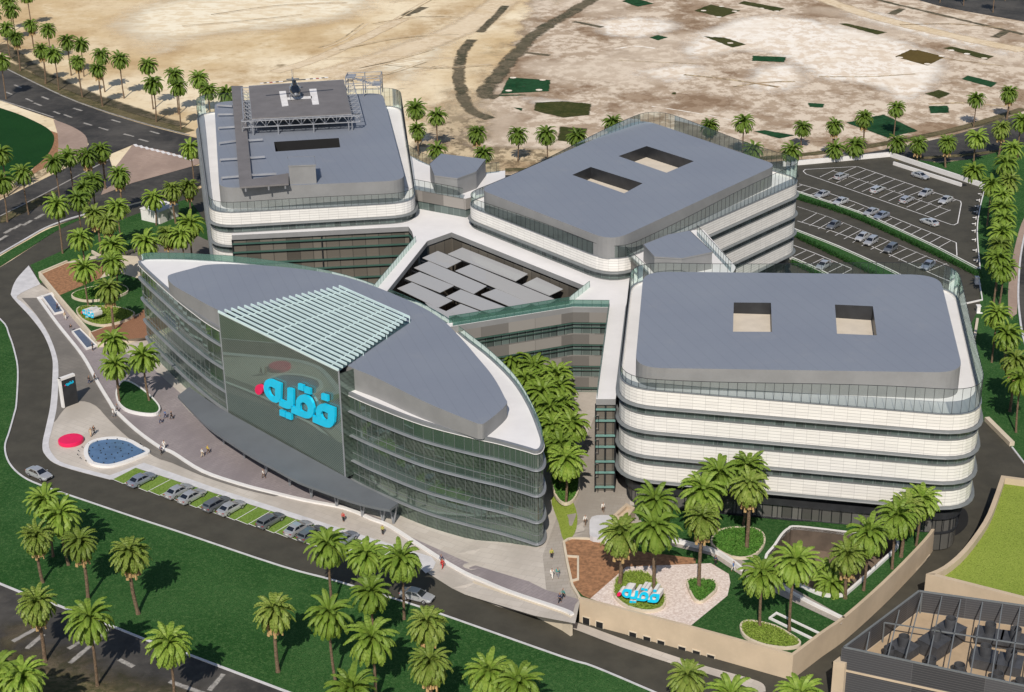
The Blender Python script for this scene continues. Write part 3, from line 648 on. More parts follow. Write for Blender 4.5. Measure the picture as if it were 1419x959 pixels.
# parking bays of green paving
b = MB(); ln = MB()
for k in range(NB_):
    o = O0 + pit * k; q = [o, o + wv, o + wv + dv, o + dv]; b.fill(ccw(q), .23 + .004 * (k % 2))
    for a, c in ((q[0], q[1]), (q[1], q[2])): line_strip(ln, [a, c], .12, .245 + .003 * (k % 2))
struct(b.build("parking_bays", "bay_green")); struct(ln.build("bay_lines", "marking_white"))
sheet("south_pavement", S([(626, 816), (690, 838), (740, 853), (795, 863), (860, 886), (938, 912), (979, 925), (1040, 942), (1058, 950), (1061, 960)], n=3) + S([(1050, 962), (1026, 950), (979, 935), (930, 921), (860, 898), (780, 868), (690, 842)], n=3), .2, "paver_light")

# ---------------------------------------------------------------- north car park
lotU = [(1100, 224), (1233, 217), (1367, 258), (1357, 289), (1353, 323), (1358, 374), (1301, 345), (1247, 319), (1192, 295), (1112, 268)]
mk = MB()
def mark(px, closed=False, wd=.22): line_strip(mk, W(px), wd, .15, closed)
# island of double bays in the upper lot
isl = W([(1113, 238), (1116, 235.5), (1187, 231.5), (1190, 232), (1331, 279.5), (1332, 283), (1327, 310), (1322, 312.5), (1318, 312)])
line_strip(mk, isl, .22, .15); mark([(1113, 238), (1117, 242), (1318, 312)])
def lerp(a, b, t): return a + (b - a) * t
A0, A1 = P2(1136, 246), P2(1295, 301.5); B0, B1 = P2(1187, 231.5), P2(1331, 279.5)
for i in range(14):
    t = i / 13; a = A0.lerp(A1, t); c = (P2(1157, 236).lerp(P2(1317, 291.5), t)); line_strip(mk, [a, c], .16, .15)
C0, C1 = P2(1168, 240), P2(1317, 293)
line_strip(mk, [P2(1153, 237), C1], .16, .15)
for i in range(11):
    t = i / 10; line_strip(mk, [C0.lerp(P2(1300, 287), t), B0.lerp(P2(1325, 277.5), t)], .16, .15)
# row along the first planter
mark([(1107, 255.5), (1130, 262), (1185, 281), (1325, 337), (1326, 355)])
for i in range(17):
    t = i / 16; a = P2(1112, 257).lerp(P2(1318, 334), t); c = P2(1096, 263).lerp(P2(1300, 344), t); line_strip(mk, [a, c], .16, .15)
# second lot
mark([(1105, 307), (1150, 320), (1190, 334), (1260, 366), (1300, 384), (1317, 391), (1322, 388), (1320, 375)])
for i in range(15):
    t = i / 14; a = P2(1110, 309).lerp(P2(1285, 377), t); c = P2(1132, 296).lerp(P2(1312, 366), t); line_strip(mk, [a, c], .16, .15)
mark([(1105, 287), (1150, 302), (1230, 334), (1315, 369)], wd=.12)
# third lot
mark([(1098, 340), (1130, 352), (1180, 373)]); 
for i in range(6):
    t = i / 5; a = P2(1117, 348).lerp(P2(1180, 374), t); c = P2(1100, 356).lerp(P2(1160, 384), t); line_strip(mk, [a, c], .16, .15)
struct(mk.build("parking_lines", "marking_white"))
def hedge_bed(up, lo, label):
    U, L = S(up, .12, 3), S(lo, .12, 3)
    t = thing("hedge_bed", label, "hedge bed", (*U[0], .12))
    b = MB(); b.prism(U + L[::-1], .1, .42); b.build("turf", "lawn", t)
    b = MB(); b.strip_wall(offset(U, .25, False), .1, .55, .25); b.strip_wall(offset(U, .9, False), .1, .50, .12); b.build("kerb", "white_paint", t)
    b = MB(); pts = densify(L, .5, False); r = random.Random(3)
    for p in pts:
        for k in range(22):
            c = Vector((p.x + r.uniform(-.5, .5), p.y + r.uniform(-.9, .6), .3 + r.uniform(0, .95)))
            d = Vector((r.uniform(-1, 1), r.uniform(-1, 1), r.uniform(-.4, 1))).normalized() * .34; e = d.orthogonal().normalized() * .17
            b.face([c - e, c + d * .5 - e * .2, c + d, c + d * .5 + e], mi=0)
    b.build("shrubs", "hedge_leaf", t)
hedge_bed([(1098, 264), (1112.8, 268.6), (1191.6, 295), (1246.6, 319), (1301.5, 344.6), (1358, 374)], [(1100, 275), (1173, 298), (1228, 322), (1283, 348), (1338, 375), (1356, 384)], "hedge and turf strip with white kerb between the upper and middle car parks")
hedge_bed([(1098, 317), (1105.5, 320), (1164, 343), (1228, 372), (1260, 388)], [(1098, 327), (1146, 350), (1195, 374), (1230, 392)], "hedge and turf strip with white kerb between the middle and lower car parks")
hedge_bed([(1098, 358), (1105.5, 361), (1138.5, 375.7), (1165, 390)], [(1096, 366), (1120, 376), (1150, 394)], "short hedge and turf strip at the lower car park behind the striped block")
b = MB(); b.strip_wall(W([(1085, 231), (1109, 229), (1233, 217.5), (1300, 240), (1367, 262)]), .1, 1.35, .5); tag(b.build("perimeter_wall", "white_paint"), "white angled boundary wall along the back of the upper car park", "wall")
b = MB(); b.strip_wall(W([(1238, 229), (1332, 259)]), .1, 1.0, .45); tag(b.build("ramp_wall", "white_paint"), "short white wall inside the upper car park beside its ramp", "wall")
sheet("ramp_slot", W([(1243, 226), (1338, 256), (1340, 258), (1334, 259), (1243, 229)]), .16, "black_void")
kp = S([(1366, 259), (1358, 289), (1354, 323), (1358, 374)], n=4); t = thing("car_park_rail", "thin white kerb rail with small posts on the right edge of the upper car park", "railing", (*kp[0], .1))
b = MB(); b.strip_wall(kp, .1, .42, .25); b.build("kerb", "white_paint", t)
for p in densify(kp, 7, False)[1:-1]: b = MB(); b.bar((p.x - .5, p.y, .1), (p.x - .5, p.y, .9), .12); b.box((p.x - .9, p.y, .62), (.9, .3, .1)); b.build("post", "white_paint", t)
kp = W([(1356, 386), (1361, 417), (1330, 424)]); b = MB(); b.strip_wall(kp, .1, .4, .25); struct(b.build("kerb", "white_paint"))
for x, y, l in ((1353, 394, "upper of two small white service posts on the lawn behind the glass rail"), (1355, 434, "lower of two small white service posts on the lawn behind the glass rail")):
    p = P2(x, y); b = MB(); b.box((p.x, p.y, .9), (.7, .9, 1.5)); b.box((p.x, p.y, 1.7), (.9, 1.1, .12)); b.box((p.x + .2, p.y - .5, .25), (1.2, .3, .2)); tag(b.build("service_post", "white_paint"), l, "post")
b = MB(); b.strip_wall(W([(1354, 447), (1350, 472)]), .1, 1.0, .5); tag(b.build("low_wall", "beige_pale"), "short pale wall on the lawn right of the striped white block", "wall")

# ================================================================ buildings
def idw(p, cs, hs):
    ws = [1 / ((Vector(p) - Vector(c)).length ** 2 + 1e-3) for c in cs]; return sum(a * h for a, h in zip(ws, hs)) / sum(ws)
def balustrade(root, path, z, h, step, glass="rail_glass", closed=True, rail_m="dark_metal", r=.033):
    hs = [h(p) for p in path] if callable(h) else [h] * len(path)
    g = MB(); g.wall(path, z, [z + q for q in hs], closed); gl = g.build("balustrade", glass, root)
    f = MB(); f.rail(path, [z + q for q in hs], r * 1.4, closed)
    acc = 0; n = len(path)
    for i in range(n if closed else n - 1):
        a, c = path[i], path[(i + 1) % n]; L = (c - a).length; t = (step - acc) if acc else 0
        while t < L:
            p = a.lerp(c, t / L); q = lerp(hs[i], hs[(i + 1) % n], t / L); f.bar((p.x, p.y, z), (p.x, p.y, z + q), r); t += step
        acc = step - (t - L) if t - L < step else 0
    f.build("balustrade_frame", rail_m, gl)
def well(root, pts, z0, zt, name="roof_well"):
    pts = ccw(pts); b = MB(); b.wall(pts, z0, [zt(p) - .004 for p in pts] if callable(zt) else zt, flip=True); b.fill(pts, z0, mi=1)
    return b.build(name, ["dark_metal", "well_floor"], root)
def penthouse(root, pts, z0, zt, holes=(), wall_m="warm_grey", roof_m="roof_blue", name="penthouse"):
    pts = ccw(pts); zz = [zt(p) for p in pts]; b = MB(); b.wall(pts, z0, zz, mi=0)
    c = offset(pts, -.12); b.fill(pts, lambda x, y: zt(Vector((x, y))), holes, mi=1)
    return b.build(name, [wall_m, roof_m], root)
ZR, ZB, FL = 24.0, 3.4, 4.2
def block(name, label, cat, corners, r, zb, pent, pent_r, pent_h, rail_h, holes=(), floors=4, post=1.35):
    cs = W(corners, ZR); poly = densify(fillet(cs, r), 3.0); c = sum(poly, Vector((0, 0))) / len(poly)
    root = thing(name, label, cat, (c.x, c.y, zb))
    for i in range(floors):
        t = ZR - FL * i
        b = MB(); b.ring(poly, t - 2.5, t, 0, -.5); b.build("cladding_band", "white_cladding", root)
        b = MB(); lo = t - 2.5
        A = [(0.05, lo - .004), (.48, lo - .14), (.58, lo - .27), (.46, lo - .40), (-.6, lo - .46)]
        for (o0, z0), (o1, z1) in zip(A, A[1:]):
            p0, p1 = offset(poly, o0), offset(poly, o1); n = len(poly)
            for k in range(n): j = (k + 1) % n; b.face([(*p1[k], z1), (*p1[j], z1), (*p0[j], z0), (*p0[k], z0)], smooth=True)
        b.build("eyebrow_ledge", "ledge_grey", root)
        if i < floors - 1:
            b = MB(); b.wall(offset(poly, -.35), t - FL, t - 2.9); wd = b.build("window_ribbon", "ribbon_glass", root)
            b = MB()
            for p, q in zip(densify(offset(poly, -.3), 1.5), densify(offset(poly, -.1), 1.5)): b.bar((*p, t - FL), (*p, t - 2.9), .04)
            b.ring(poly, t - FL - .002, t - FL + .12, .02, -.4); b.build("window_frame", "ledge_grey", wd)
    lo = ZR - FL * (floors - 1) - 2.5 - .7
    inn = offset(poly, -1.6)
    b = MB(); b.annulus(offset(poly, -.5), offset(poly, -5), lo, up=False); b.build("soffit", "slab_grey", root)
    b = MB(); b.wall(inn, lo - 1.0, lo); b.build("clerestory", "clerestory_glass", root)
    b = MB(); b.ring(poly, lo - 2.2, lo - 1.0, -1.0, -3); b.build("fascia", "dark_metal", root)
    b = MB(); b.wall(inn, zb - 3, lo - 2.2); g = b.build("ground_glazing", "shop_glass", root)
    b = MB()
    for p in densify(offset(poly, -1.5), 1.6): b.bar((*p, zb), (*p, lo - 2.2), .06)
    b.ring(poly, zb - .1, zb + .18, -1.35, -1.6); b.build("window_frame", "dark_metal", g)
    b = MB(); b.fill(offset(poly, -.45), ZR - .12); b.build("roof_terrace", "white_roof", root)
    b = MB(); b.ring(poly, ZR, ZR + .14, .06, -.3); b.build("coping", "slab_grey", root)
    balustrade(root, offset(poly, -.12), ZR + .14, lambda p: idw(p, cs, rail_h), post)
    pp = fillet(W(pent, ZR + 4.0), pent_r, 8)
    pc = W(pent, ZR + 4.0); zt = (lambda p: ZR + pent_h) if isinstance(pent_h, (int, float)) else (lambda p: ZR + lerp(pent_h[0], pent_h[1], ramp(p.x, pc[0].x, pc[1].x)))
    hs = [ccw(W(h, ZR + 4.0)) for h in holes]
    ph = penthouse(root, pp, ZR - .12, zt, hs)
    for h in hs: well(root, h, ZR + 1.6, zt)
    return root, poly, ph
B4, B4P, _ = block("striped_block", "right front white block of striped bands with two square roof wells", "building",
    [(856, 538), (1366, 580), (1324, 397), (874, 386)], 6.5, ZB, [(880, 502), (1335, 519), (1302, 384), (892, 370)], 4.5, (3.1, 4.3), [1.7, 4.0, 4.2, 3.0],
    [[(1017, 415.5), (1068.5, 417), (1070, 457), (1016, 455.5)], [(1157, 421.5), (1209.5, 425), (1215, 465), (1160, 461.5)]])
B2, B2P, _ = block("striped_block", "white striped block at centre back with two slanting roof wells", "building",
    [(640, 283), (852, 366), (1116, 250), (904.3, 188.4)], 6.0, 0.3, [(664, 263), (848, 335), (1077, 229), (888, 165)], 4.0, 4.1, [1.9, 2.3, 4.2, 6.2],
    [[(793, 243), (818.6, 232), (890.5, 254.7), (865, 268.5)], [(857, 217), (896, 203), (961.6, 224), (923.5, 240)]])
B1, B1P, B1H = block("striped_block", "left back white block carrying the helipad on its roof", "building",
    [(291, 297), (577, 281), (556, 146), (272, 156)], 6.0, 0.3, [(304, 263), (562, 252), (530, 130), (297, 143)], 4.0, 4.3, [2.0, 2.0, 4.4, 4.4],
    [[(379.8, 198.5), (469.6, 193), (471.7, 206), (382, 212)]])
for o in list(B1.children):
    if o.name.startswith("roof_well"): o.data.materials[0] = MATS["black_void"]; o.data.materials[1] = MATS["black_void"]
# --- roof gear of the helipad block
ZH = 32.2
def hp(x, y, z=ZH): return P(x, y, z)
b = MB(); hpd = W([(349, 163.8), (487, 157), (476, 110.7), (345, 119.5)], ZH); b.prism(hpd, ZH - .45, ZH, bottom=True); pad = b.build("helipad", "helideck", B1)
b = MB()
for q in ([(386.7, 126.6), (396, 126), (399.8, 146.7), (391, 147.7)], [(428.4, 123.4), (438.3, 122.8), (442.2, 144.6), (433.2, 145.2)], [(397.5, 135.2), (432, 133), (432.4, 136.6), (398, 138.4)]):
    b.fill(W(q, ZH), ZH + .012)
b.build("landing_mark", "marking_white", pad)
def truss(a, c, h, out, n, root, name="truss"):
    # a, c: 3D ends of the lower chord at deck level; out: outward 2D vector
    b = MB(); a, c = Vector(a), Vector(c); o = Vector((out[0], out[1], 0))
    A, C = a + Vector((0, 0, -h)), c + Vector((0, 0, -h)); A2, C2 = a + o, c + o
    for p, q in ((a, c), (A, C), (A2, C2), (a, A2), (c, C2)): b.bar(p, q, .13)
    for i in range(n):
        t0, t1 = i / n, (i + 1) / n; p0, p1, q0, q1 = a.lerp(c, t0), a.lerp(c, t1), A.lerp(C, t0), A.lerp(C, t1); m = a.lerp(c, (t0 + t1) / 2)
        b.bar(q0, m, .09); b.bar(m, q1, .09); b.bar(p0, q0, .10); b.bar(A2.lerp(C2, t0), q0, .07); b.bar(A2.lerp(C2, t0), p0, .07)
    b.bar(c, C, .10)
    for i in range(0, n + 1, 3): q = A.lerp(C, i / n); b.bar(q, (q.x, q.y, ZR + 4.3), .14)
    return b.build(name, "steel_grey", root)
hq = [Vector((p.x, p.y, ZH - .3)) for p in hpd]
fwd = (hq[1] - hq[0]).normalized(); nrm = Vector((fwd.y, -fwd.x, 0))
truss(hq[0] - fwd * 2.2, hq[1] + fwd * 1.8, 1.7, nrm * 1.2, 10, pad); truss(hq[1], hq[2], 1.7, fwd * 2.2, 9, pad); truss(hq[3], hq[0], 1.7, -fwd * 1.8, 9, pad); truss(hq[2], hq[3], 1.2, -nrm * 1.2, 10, pad)
# access walkway and its stub beams
zw = 29.3
b = MB(); b.prism(W([(332, 259), (400, 254.3), (400, 239.8), (349, 248), (336.5, 119), (320.5, 119)], zw), zw - .35, zw, bottom=True); wk = b.build("walkway", "helideck", B1)
b = MB()
for x, y in ((340, 258), (372, 256), (395, 254), (328, 200), (345, 215), (336, 150), (325, 135)):
    p = P(x, y, zw); b.bar((p.x, p.y, ZR + 4.2), (p.x, p.y, zw - .3), .16)
b.build("walkway_post", "steel_grey", wk)
for (x0, y0), (x1, y1) in (((301, 145.6), (322, 147)), ((302, 158.3), (323, 158)), ((303, 176.8), (325, 175.6)), ((304, 198), (327, 195)), ((305, 221), (330, 219.5)), ((307, 246), (332, 244)),
                           ((343, 175), (362, 174)), ((343, 194.5), (364, 193)), ((345, 218.5), (367, 217)), ((347, 242.5), (383, 240.5))):
    b = MB(); a, c = P(x0, y0, zw - .4), P(x1, y1, zw - .4); b.bar(a, c, .26); b.bar((a.x, a.y, ZR + 4.2), a, .14); b.build("pipe_beam", "steel_grey", B1)
def box_room(root, top_px, zt, z0, name="stair_room"):
    pts = ccw(W(top_px, zt)); b = MB(); b.wall(pts, z0, zt); b.fill(pts, zt, mi=1); b.wall(offset(pts, .1), zt - .25, zt + .02, mi=0); return b.build(name, ["warm_grey", "roof_blue"], root)
box_room(B1, [(400, 229.5), (437, 228), (435, 216.5), (399, 218)], ZR + 8.2, ZR + 4.2)
t0 = P(480, 131, 29); b = MB()
for dx, dy in ((0, 0), (4, .6), (8, 1.2), (0, 4), (4, 4.6), (8, 5.2)): b.bar((t0.x + dx, t0.y + dy, ZR + 4.2), (t0.x + dx, t0.y + dy, 33.2), .12)
for z in (30, 31.6, 33.2):
    for s in (0, 4): b.bar((t0.x, t0.y + s, z), (t0.x + 8, t0.y + s + 1.2, z), .09)
    b.bar((t0.x, t0.y, z), (t0.x, t0.y + 4, z), .09); b.bar((t0.x + 8, t0.y + 1.2, z), (t0.x + 8, t0.y + 5.2, z), .09)
b.box((t0.x + 1, t0.y + 2, 32.9), (2.2, 4, .15)); b.box((t0.x + 7, t0.y + 3.2, 30.8), (2, 4, .15))
for k in range(9): b.box((t0.x + 1.8 + k * .55, t0.y + 1 + k * .1, 32.7 - k * .21), (.5, 1.6, .12))
b.bar((t0.x + 4, t0.y + .6, 30), (t0.x + 8, t0.y + 1.2, 33.2), .07); b.bar((t0.x + 4, t0.y + .6, 33.2), (t0.x + 8, t0.y + 1.2, 30), .07)
b.build("stair_tower", "steel_grey", B1)
# --- link building with the white deck round the atrium
ZD = 19.8
dk = W([(321, 326), (566, 314), (571, 321), (575, 336), (512, 411), (600, 458), (628, 452), (793.7, 425.5), (843, 426), (825.8, 553), (853, 553), (873, 440), (885, 395), (905, 374), (870, 356), (700, 306), (650, 280), (600, 268), (560, 275), (540, 290), (321, 316)], ZD)
ht = W([(592, 334), (625.7, 322), (816, 398.4), (788.5, 420.6), (622, 447.5), (604, 451), (536, 404)], ZD)
LK = thing("link_building", "low white roofed link wrapping the glazed atrium between the three striped blocks", "building", (*P2(590, 330, ZD), 0))
b = MB(); b.fill(dk, ZD, [ht], mi=0); b.wall(dk, ZD - 1.0, ZD, mi=1); b.wall(ccw(ht), ZD - 1.0, ZD, mi=1, flip=True); b.fill(dk, ZD - 1.0, [ht], 1, False); b.build("roof_deck", ["white_roof", "warm_grey"], LK)
def facade_tubes(path, zt, zb, pitch, vstep, root, nm="court_glass", tm="rail_green"):
    b = MB(); b.wall(offset(path, -.5, False), zb, zt, False); g = b.build("curtain_wall", nm, root)
    b = MB(); z = zt - .9; o = offset(path, -.1, False); k = 0
    while z > zb + .5: b.rail(o, z, .2, False); z -= pitch if k % 2 else pitch * .75; k += 1
    b.build("shading_tube", tm, g)
    for p in densify(offset(path, -.2, False), vstep, False): b = MB(); b.bar((*p, zb), (*p, zt), .14); b.build("mullion", "dark_metal", g)
def facade_bands(path, zt, zb, root):
    z = zt
    while z > zb + 1:
        b = MB(); lo = max(zb, z - 1.9); o = path
        b.wall(o, lo, z, False); inn = offset(path, -.5, False)
        for i in range(len(o) - 1): b.face([(*o[i], lo), (*o[i + 1], lo), (*inn[i + 1], lo), (*inn[i], lo)]); b.face([(*o[i], z - .003), (*o[i + 1], z - .003), (*inn[i + 1], z - .003), (*inn[i], z - .003)])
        b.build("spandrel", "panel_taupe", root)
        b = MB(); w0 = max(zb, z - 4.2); b.wall(inn, w0, lo, False); g = b.build("window_ribbon", "ribbon_glass", root)
        b = MB()
        for p in densify(offset(path, -.42, False), 1.4, False): b.bar((*p, w0), (*p, lo), .05)
        b.rail(offset(path, -.4, False), (w0 + lo) / 2, .05, False); b.build("window_frame", "dark_metal", g)
        b = MB(); b.rail(offset(path, .08, False), lo - .12, .1, False); b.rail(offset(path, .02, False), lo - .9, .06, False); b.build("sun_ledge", "rail_green", g)
        z -= 4.2
facade_tubes(dk[0:5], ZD - 1, -.2, 2.4, 12.5, LK)
facade_bands(dk[6:10], ZD - 1, .5, LK)
facade_tubes([dk[9], dk[10]], ZD - .9, 2.5, 2.6, 1.35, LK, "court_glass", "teal_metal")
facade_tubes(list(reversed(ht[:])), ZD - 1, -.2, 5.2, 9.5, LK, "court_glass")
for pth in ([dk[3], dk[4]], [dk[6], dk[7], dk[8], dk[9]], [ht[2], ht[3], ht[4]]):
    balustrade(LK, offset(pth, -.15, False), ZD, 1.3, 1.6, "rail_glass_green", False, "rail_green", .03)
sheet("atrium_floor", ccw(ht), .25, "paver_brown")
# shade panels over the atrium
SHP = thing("shade_canopy", "staggered grey translucent shade panels roofing the central atrium", "canopy", (*P2(680, 390, 18), 0.3))
SZ = 18.3
def zc(x, y): return (520 + x / 4.73, 280 + y / 4.73)
for q in ([(480, 340), (570, 300), (995, 470), (920, 515)], [(315, 365), (410, 322), (560, 385), (470, 430)], [(260, 430), (350, 390), (725, 550), (645, 598)], [(530, 450), (625, 410), (1180, 640), (1090, 690)], [(970, 540), (1060, 495), (1225, 570), (1140, 610)],
          [(200, 500), (290, 460), (510, 548), (425, 590)], [(150, 565), (240, 528), (500, 645), (410, 690)], [(470, 620), (560, 575), (850, 690), (770, 735)], [(700, 605), (790, 570), (1020, 665), (940, 705)], [(470, 715), (560, 670), (690, 720), (600, 765)], [(330, 660), (400, 690), (520, 742), (440, 775)]):
    b = MB(); b.prism(offset(ccw(W([zc(*p) for p in q], SZ)), .12), SZ - .10, SZ, bottom=True); b.build("shade_panel", "panel_glass", SHP)
b = MB()
for q in ([(300, 385), (1060, 690)], [(430, 330), (1160, 625)], [(190, 510), (800, 760)], [(240, 450), (930, 720)]): b.bar(P(*zc(*q[0]), SZ - .35), P(*zc(*q[1]), SZ - .35), .12)
b.build("shade_frame", "dark_metal", SHP)
for x, y in ((508, 330), (720, 415), (938, 505), (1163, 600), (300, 470)):
    p = P(*zc(x, y), SZ - .4); b = MB(); b.bar((p.x, p.y, .2), (p.x, p.y, SZ - .4), .16); b.build("shade_post", "dark_metal", SHP)
# upper bridges
def bridge(label, deck_px, rails, box_px, zbox):
    pts = ccw(W(deck_px, ZR)); c = pts[0]; root = thing("link_bridge", label, "building", (c.x, c.y, ZD))
    b = MB(); b.fill(pts, ZR - .06); b.build("roof_terrace", "white_roof", root)
    b = MB(); b.wall(pts, ZR - 2.4, ZR - .06); b.build("parapet_wall", "panel_taupe", root)
    b = MB(); b.wall(offset(pts, -.3), ZD - 6, ZR - 2.4); b.build("window_ribbon", "ribbon_glass", root)
    for rl, h in rails: balustrade(root, offset(W(rl, ZR), .0, False), ZR - .06, h, 1.4, "rail_glass", False)
    box_room(root, box_px, zbox, ZR - .06, "plant_room")
bridge("bridge between helipad block and centre block with a grey roof plant room", [(560, 258), (573, 262), (645, 275), (700, 260), (700, 236), (660, 240), (625, 236), (597, 229), (580, 221), (566, 214)],
       [([(573, 262), (642, 275)], 2.2), ([(563, 204), (566, 214), (580, 223), (597, 230), (625, 238), (662, 242), (692, 238)], 2.2)], [(595.6, 227), (611.5, 213), (672.8, 220.7), (660, 237.6), (633.7, 247), (602, 243)], ZR + 3.6)
bridge("bridge between centre block and right front block with a grey roof plant room", [(852, 346), (861.4, 343), (899, 379), (905, 385), (1010, 388), (1020, 370), (975, 318), (930, 320)],
       [([(861.4, 348), (899, 382)], 1.6), ([(966, 326), (988, 350), (1013, 377)], 2.0)], [(892, 338.6), (926, 325), (955.5, 319.6), (987, 349), (945, 357.6), (907, 355.5)], ZR + 3.2)

# --- leaf-shaped glass building
ZL = 18.5
lens_px = [(195, 366), (233, 401), (264.6, 427), (303, 453.5), (390, 498), (480, 541.5), (522, 560), (586, 584), (655, 602), (691, 610), (728, 620), (744, 624), (752, 616), (748.5, 598.6), (734, 563), (712.6, 529), (681, 497), (649, 471.5), (615, 446), (560, 418), (480, 390), (400, 373), (330, 364), (286, 361), (250, 359), (207, 359), (197, 361)]
LP = ccw(S(lens_px, ZL, 5, True)); LP = densify(LP, 2.2)
c = sum(LP, Vector((0, 0))) / len(LP)
LB = thing("leaf_building", "leaf-shaped green glass office building with grey roof and cyan lettering", "building", (c.x, c.y, .15))
ledges = [15.4, 11.1, 6.6, 2.9]
tops = [ZL - .5] + [z - .32 for z in ledges]; bots = ledges + [-.3]
tipx = P2(752, 616, ZL).x
for k, (zt_, zb_) in enumerate(zip(tops, bots)):
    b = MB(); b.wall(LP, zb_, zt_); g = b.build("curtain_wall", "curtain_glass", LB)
    b = MB(); st = 1.45 if k < 4 else 1.45
    for p in densify(offset(LP, .05), st): b.bar((*p, zb_), (*p, zt_), .028)
    if k in (1, 2, 3): b.rail(offset(LP, .06), zb_ + 1.25, .05)
    b.build("mullion", "ledge_grey", g)
    if k in (0, 1, 2, 3):
        b = MB(); b.wall(offset(LP, .03), zb_, zb_ + (2.6 if k == 0 else 1.75)); b.build("spandrel", "spandrel_glass", g)
for z in ledges:
    b = MB(); A = [(-.3, z - .32), (.36, z - .27), (.52, z - .18), (.46, z - .03), (-.3, z)]
    for (o0, z0), (o1, z1) in zip(A, A[1:]):
        p0, p1 = offset(LP, o0), offset(LP, o1); n = len(LP)
        for i in range(n): j = (i + 1) % n; b.face([(*p0[i], z0), (*p0[j], z0), (*p1[j], z1), (*p1[i], z1)], smooth=True)
    b.build("floor_ledge", "slab_grey", LB)
b = MB(); b.fill(offset(LP, -.3), ZL); b.build("roof_terrace", "white_roof", LB)
b = MB(); b.ring(LP, ZL - .5, ZL + .02, .18, -.35); b.build("roof_edge", "slab_grey", LB)
b = MB(); b.ring(LP, ZL - .58, ZL - .5, .26, -.2); b.build("edge_trim", "white_paint", LB)
back = [p for p in W([(752, 616), (749, 598.6), (734, 563), (712.6, 529), (681, 497), (649, 471.5), (615, 446), (560, 418), (480, 390), (400, 373), (330, 364), (286, 361), (250, 359), (207, 359), (197, 361)], ZL)]
balustrade(LB, offset(smooth(back, 4), .0, False), ZL, 1.25, 3.0, "rail_glass_green", False, "rail_green", .03)
pent_px = [(232, 381), (240, 392), (264.6, 407.6), (302.6, 431), (385, 471), (480, 513), (522, 529), (586, 557), (649, 579.5), (664, 584), (674, 581), (701, 557), (699, 546), (683, 518), (660, 491), (636, 465), (607, 440), (560, 418), (480, 391), (400, 376), (330, 367), (288, 365), (264.6, 369.6), (238, 376)]
pp = ccw(S(pent_px, 21.4, 4, True)); px0, px1 = min(p.x for p in pp), max(p.x for p in pp)
def zpl(p): t = (p.x - px0) / (px1 - px0); return 20.9 + 1.5 * math.sin(math.pi * max(0, min(1, t))) ** 1.5
penthouse(LB, pp, ZL - .02, zpl)
SFL, SFR, SBR, SBL = P2(302.5, 431, 23), P2(469, 512, 23), P2(567.4, 439, 23), P2(470, 396, 23)
b = MB(); q = [SFL.lerp(SFR, .01), SFL.lerp(SFR, .99), SBR, SBL]; b.fill(densify(q, 3), lambda x, y: zpl(Vector((x, y))) + .06); b.build("skylight", "recess_teal", LB)
pg = MB()
for t in (.12, .4, .68, .93):
    a, c = SFL.lerp(SFR, t), SBL.lerp(SBR, t); pg.bar((*a, 22.75), (*c, 22.75), .07); 
for t in (0, .5, 1):
    for s in (.33, .66, 1):
        p = SFL.lerp(SFR, t).lerp(SBL.lerp(SBR, t), s); pg.bar((*p, 20.5), (*p, 22.8), .08)
perg = pg.build("pergola", "fin_white", LB)
for k in range(20):
    t = k / 19; a, c = SFL.lerp(SBL, t), SFR.lerp(SBR, t); b = MB(); d = (c - a).normalized(); n_ = Vector((-d.y, d.x)) * .11
    for lo, hi in ((22.72, 23.12),): b.prism([a - n_, c - n_, c + n_, a + n_], lo, hi, bottom=True)
    b.build("fin", "fin_white", perg)
sd = (SFR - SFL).normalized(); sn = Vector((sd.y, -sd.x)); SLEN = (SFR - SFL).length
b = MB(); b.wall([SFL, SFR], 3.9, 22.7, False); scr = b.build("mesh_screen", "mesh_screen", LB)
b = MB()
for a in (SFL, SFR): b.bar((*a, 3.9), (*a, 22.8), .12)
b.bar((*SFL, 22.72), (*SFR, 22.72), .14); b.build("screen_frame", "steel_grey", scr)
for q_, dd in ((SFL, 4.5), (SFR, 3)):
    b = MB(); b.wall([q_ - sn * .02, q_ - sn * dd], 3.9, 22.2, False); b.build("screen_return", "curtain_glass", scr)
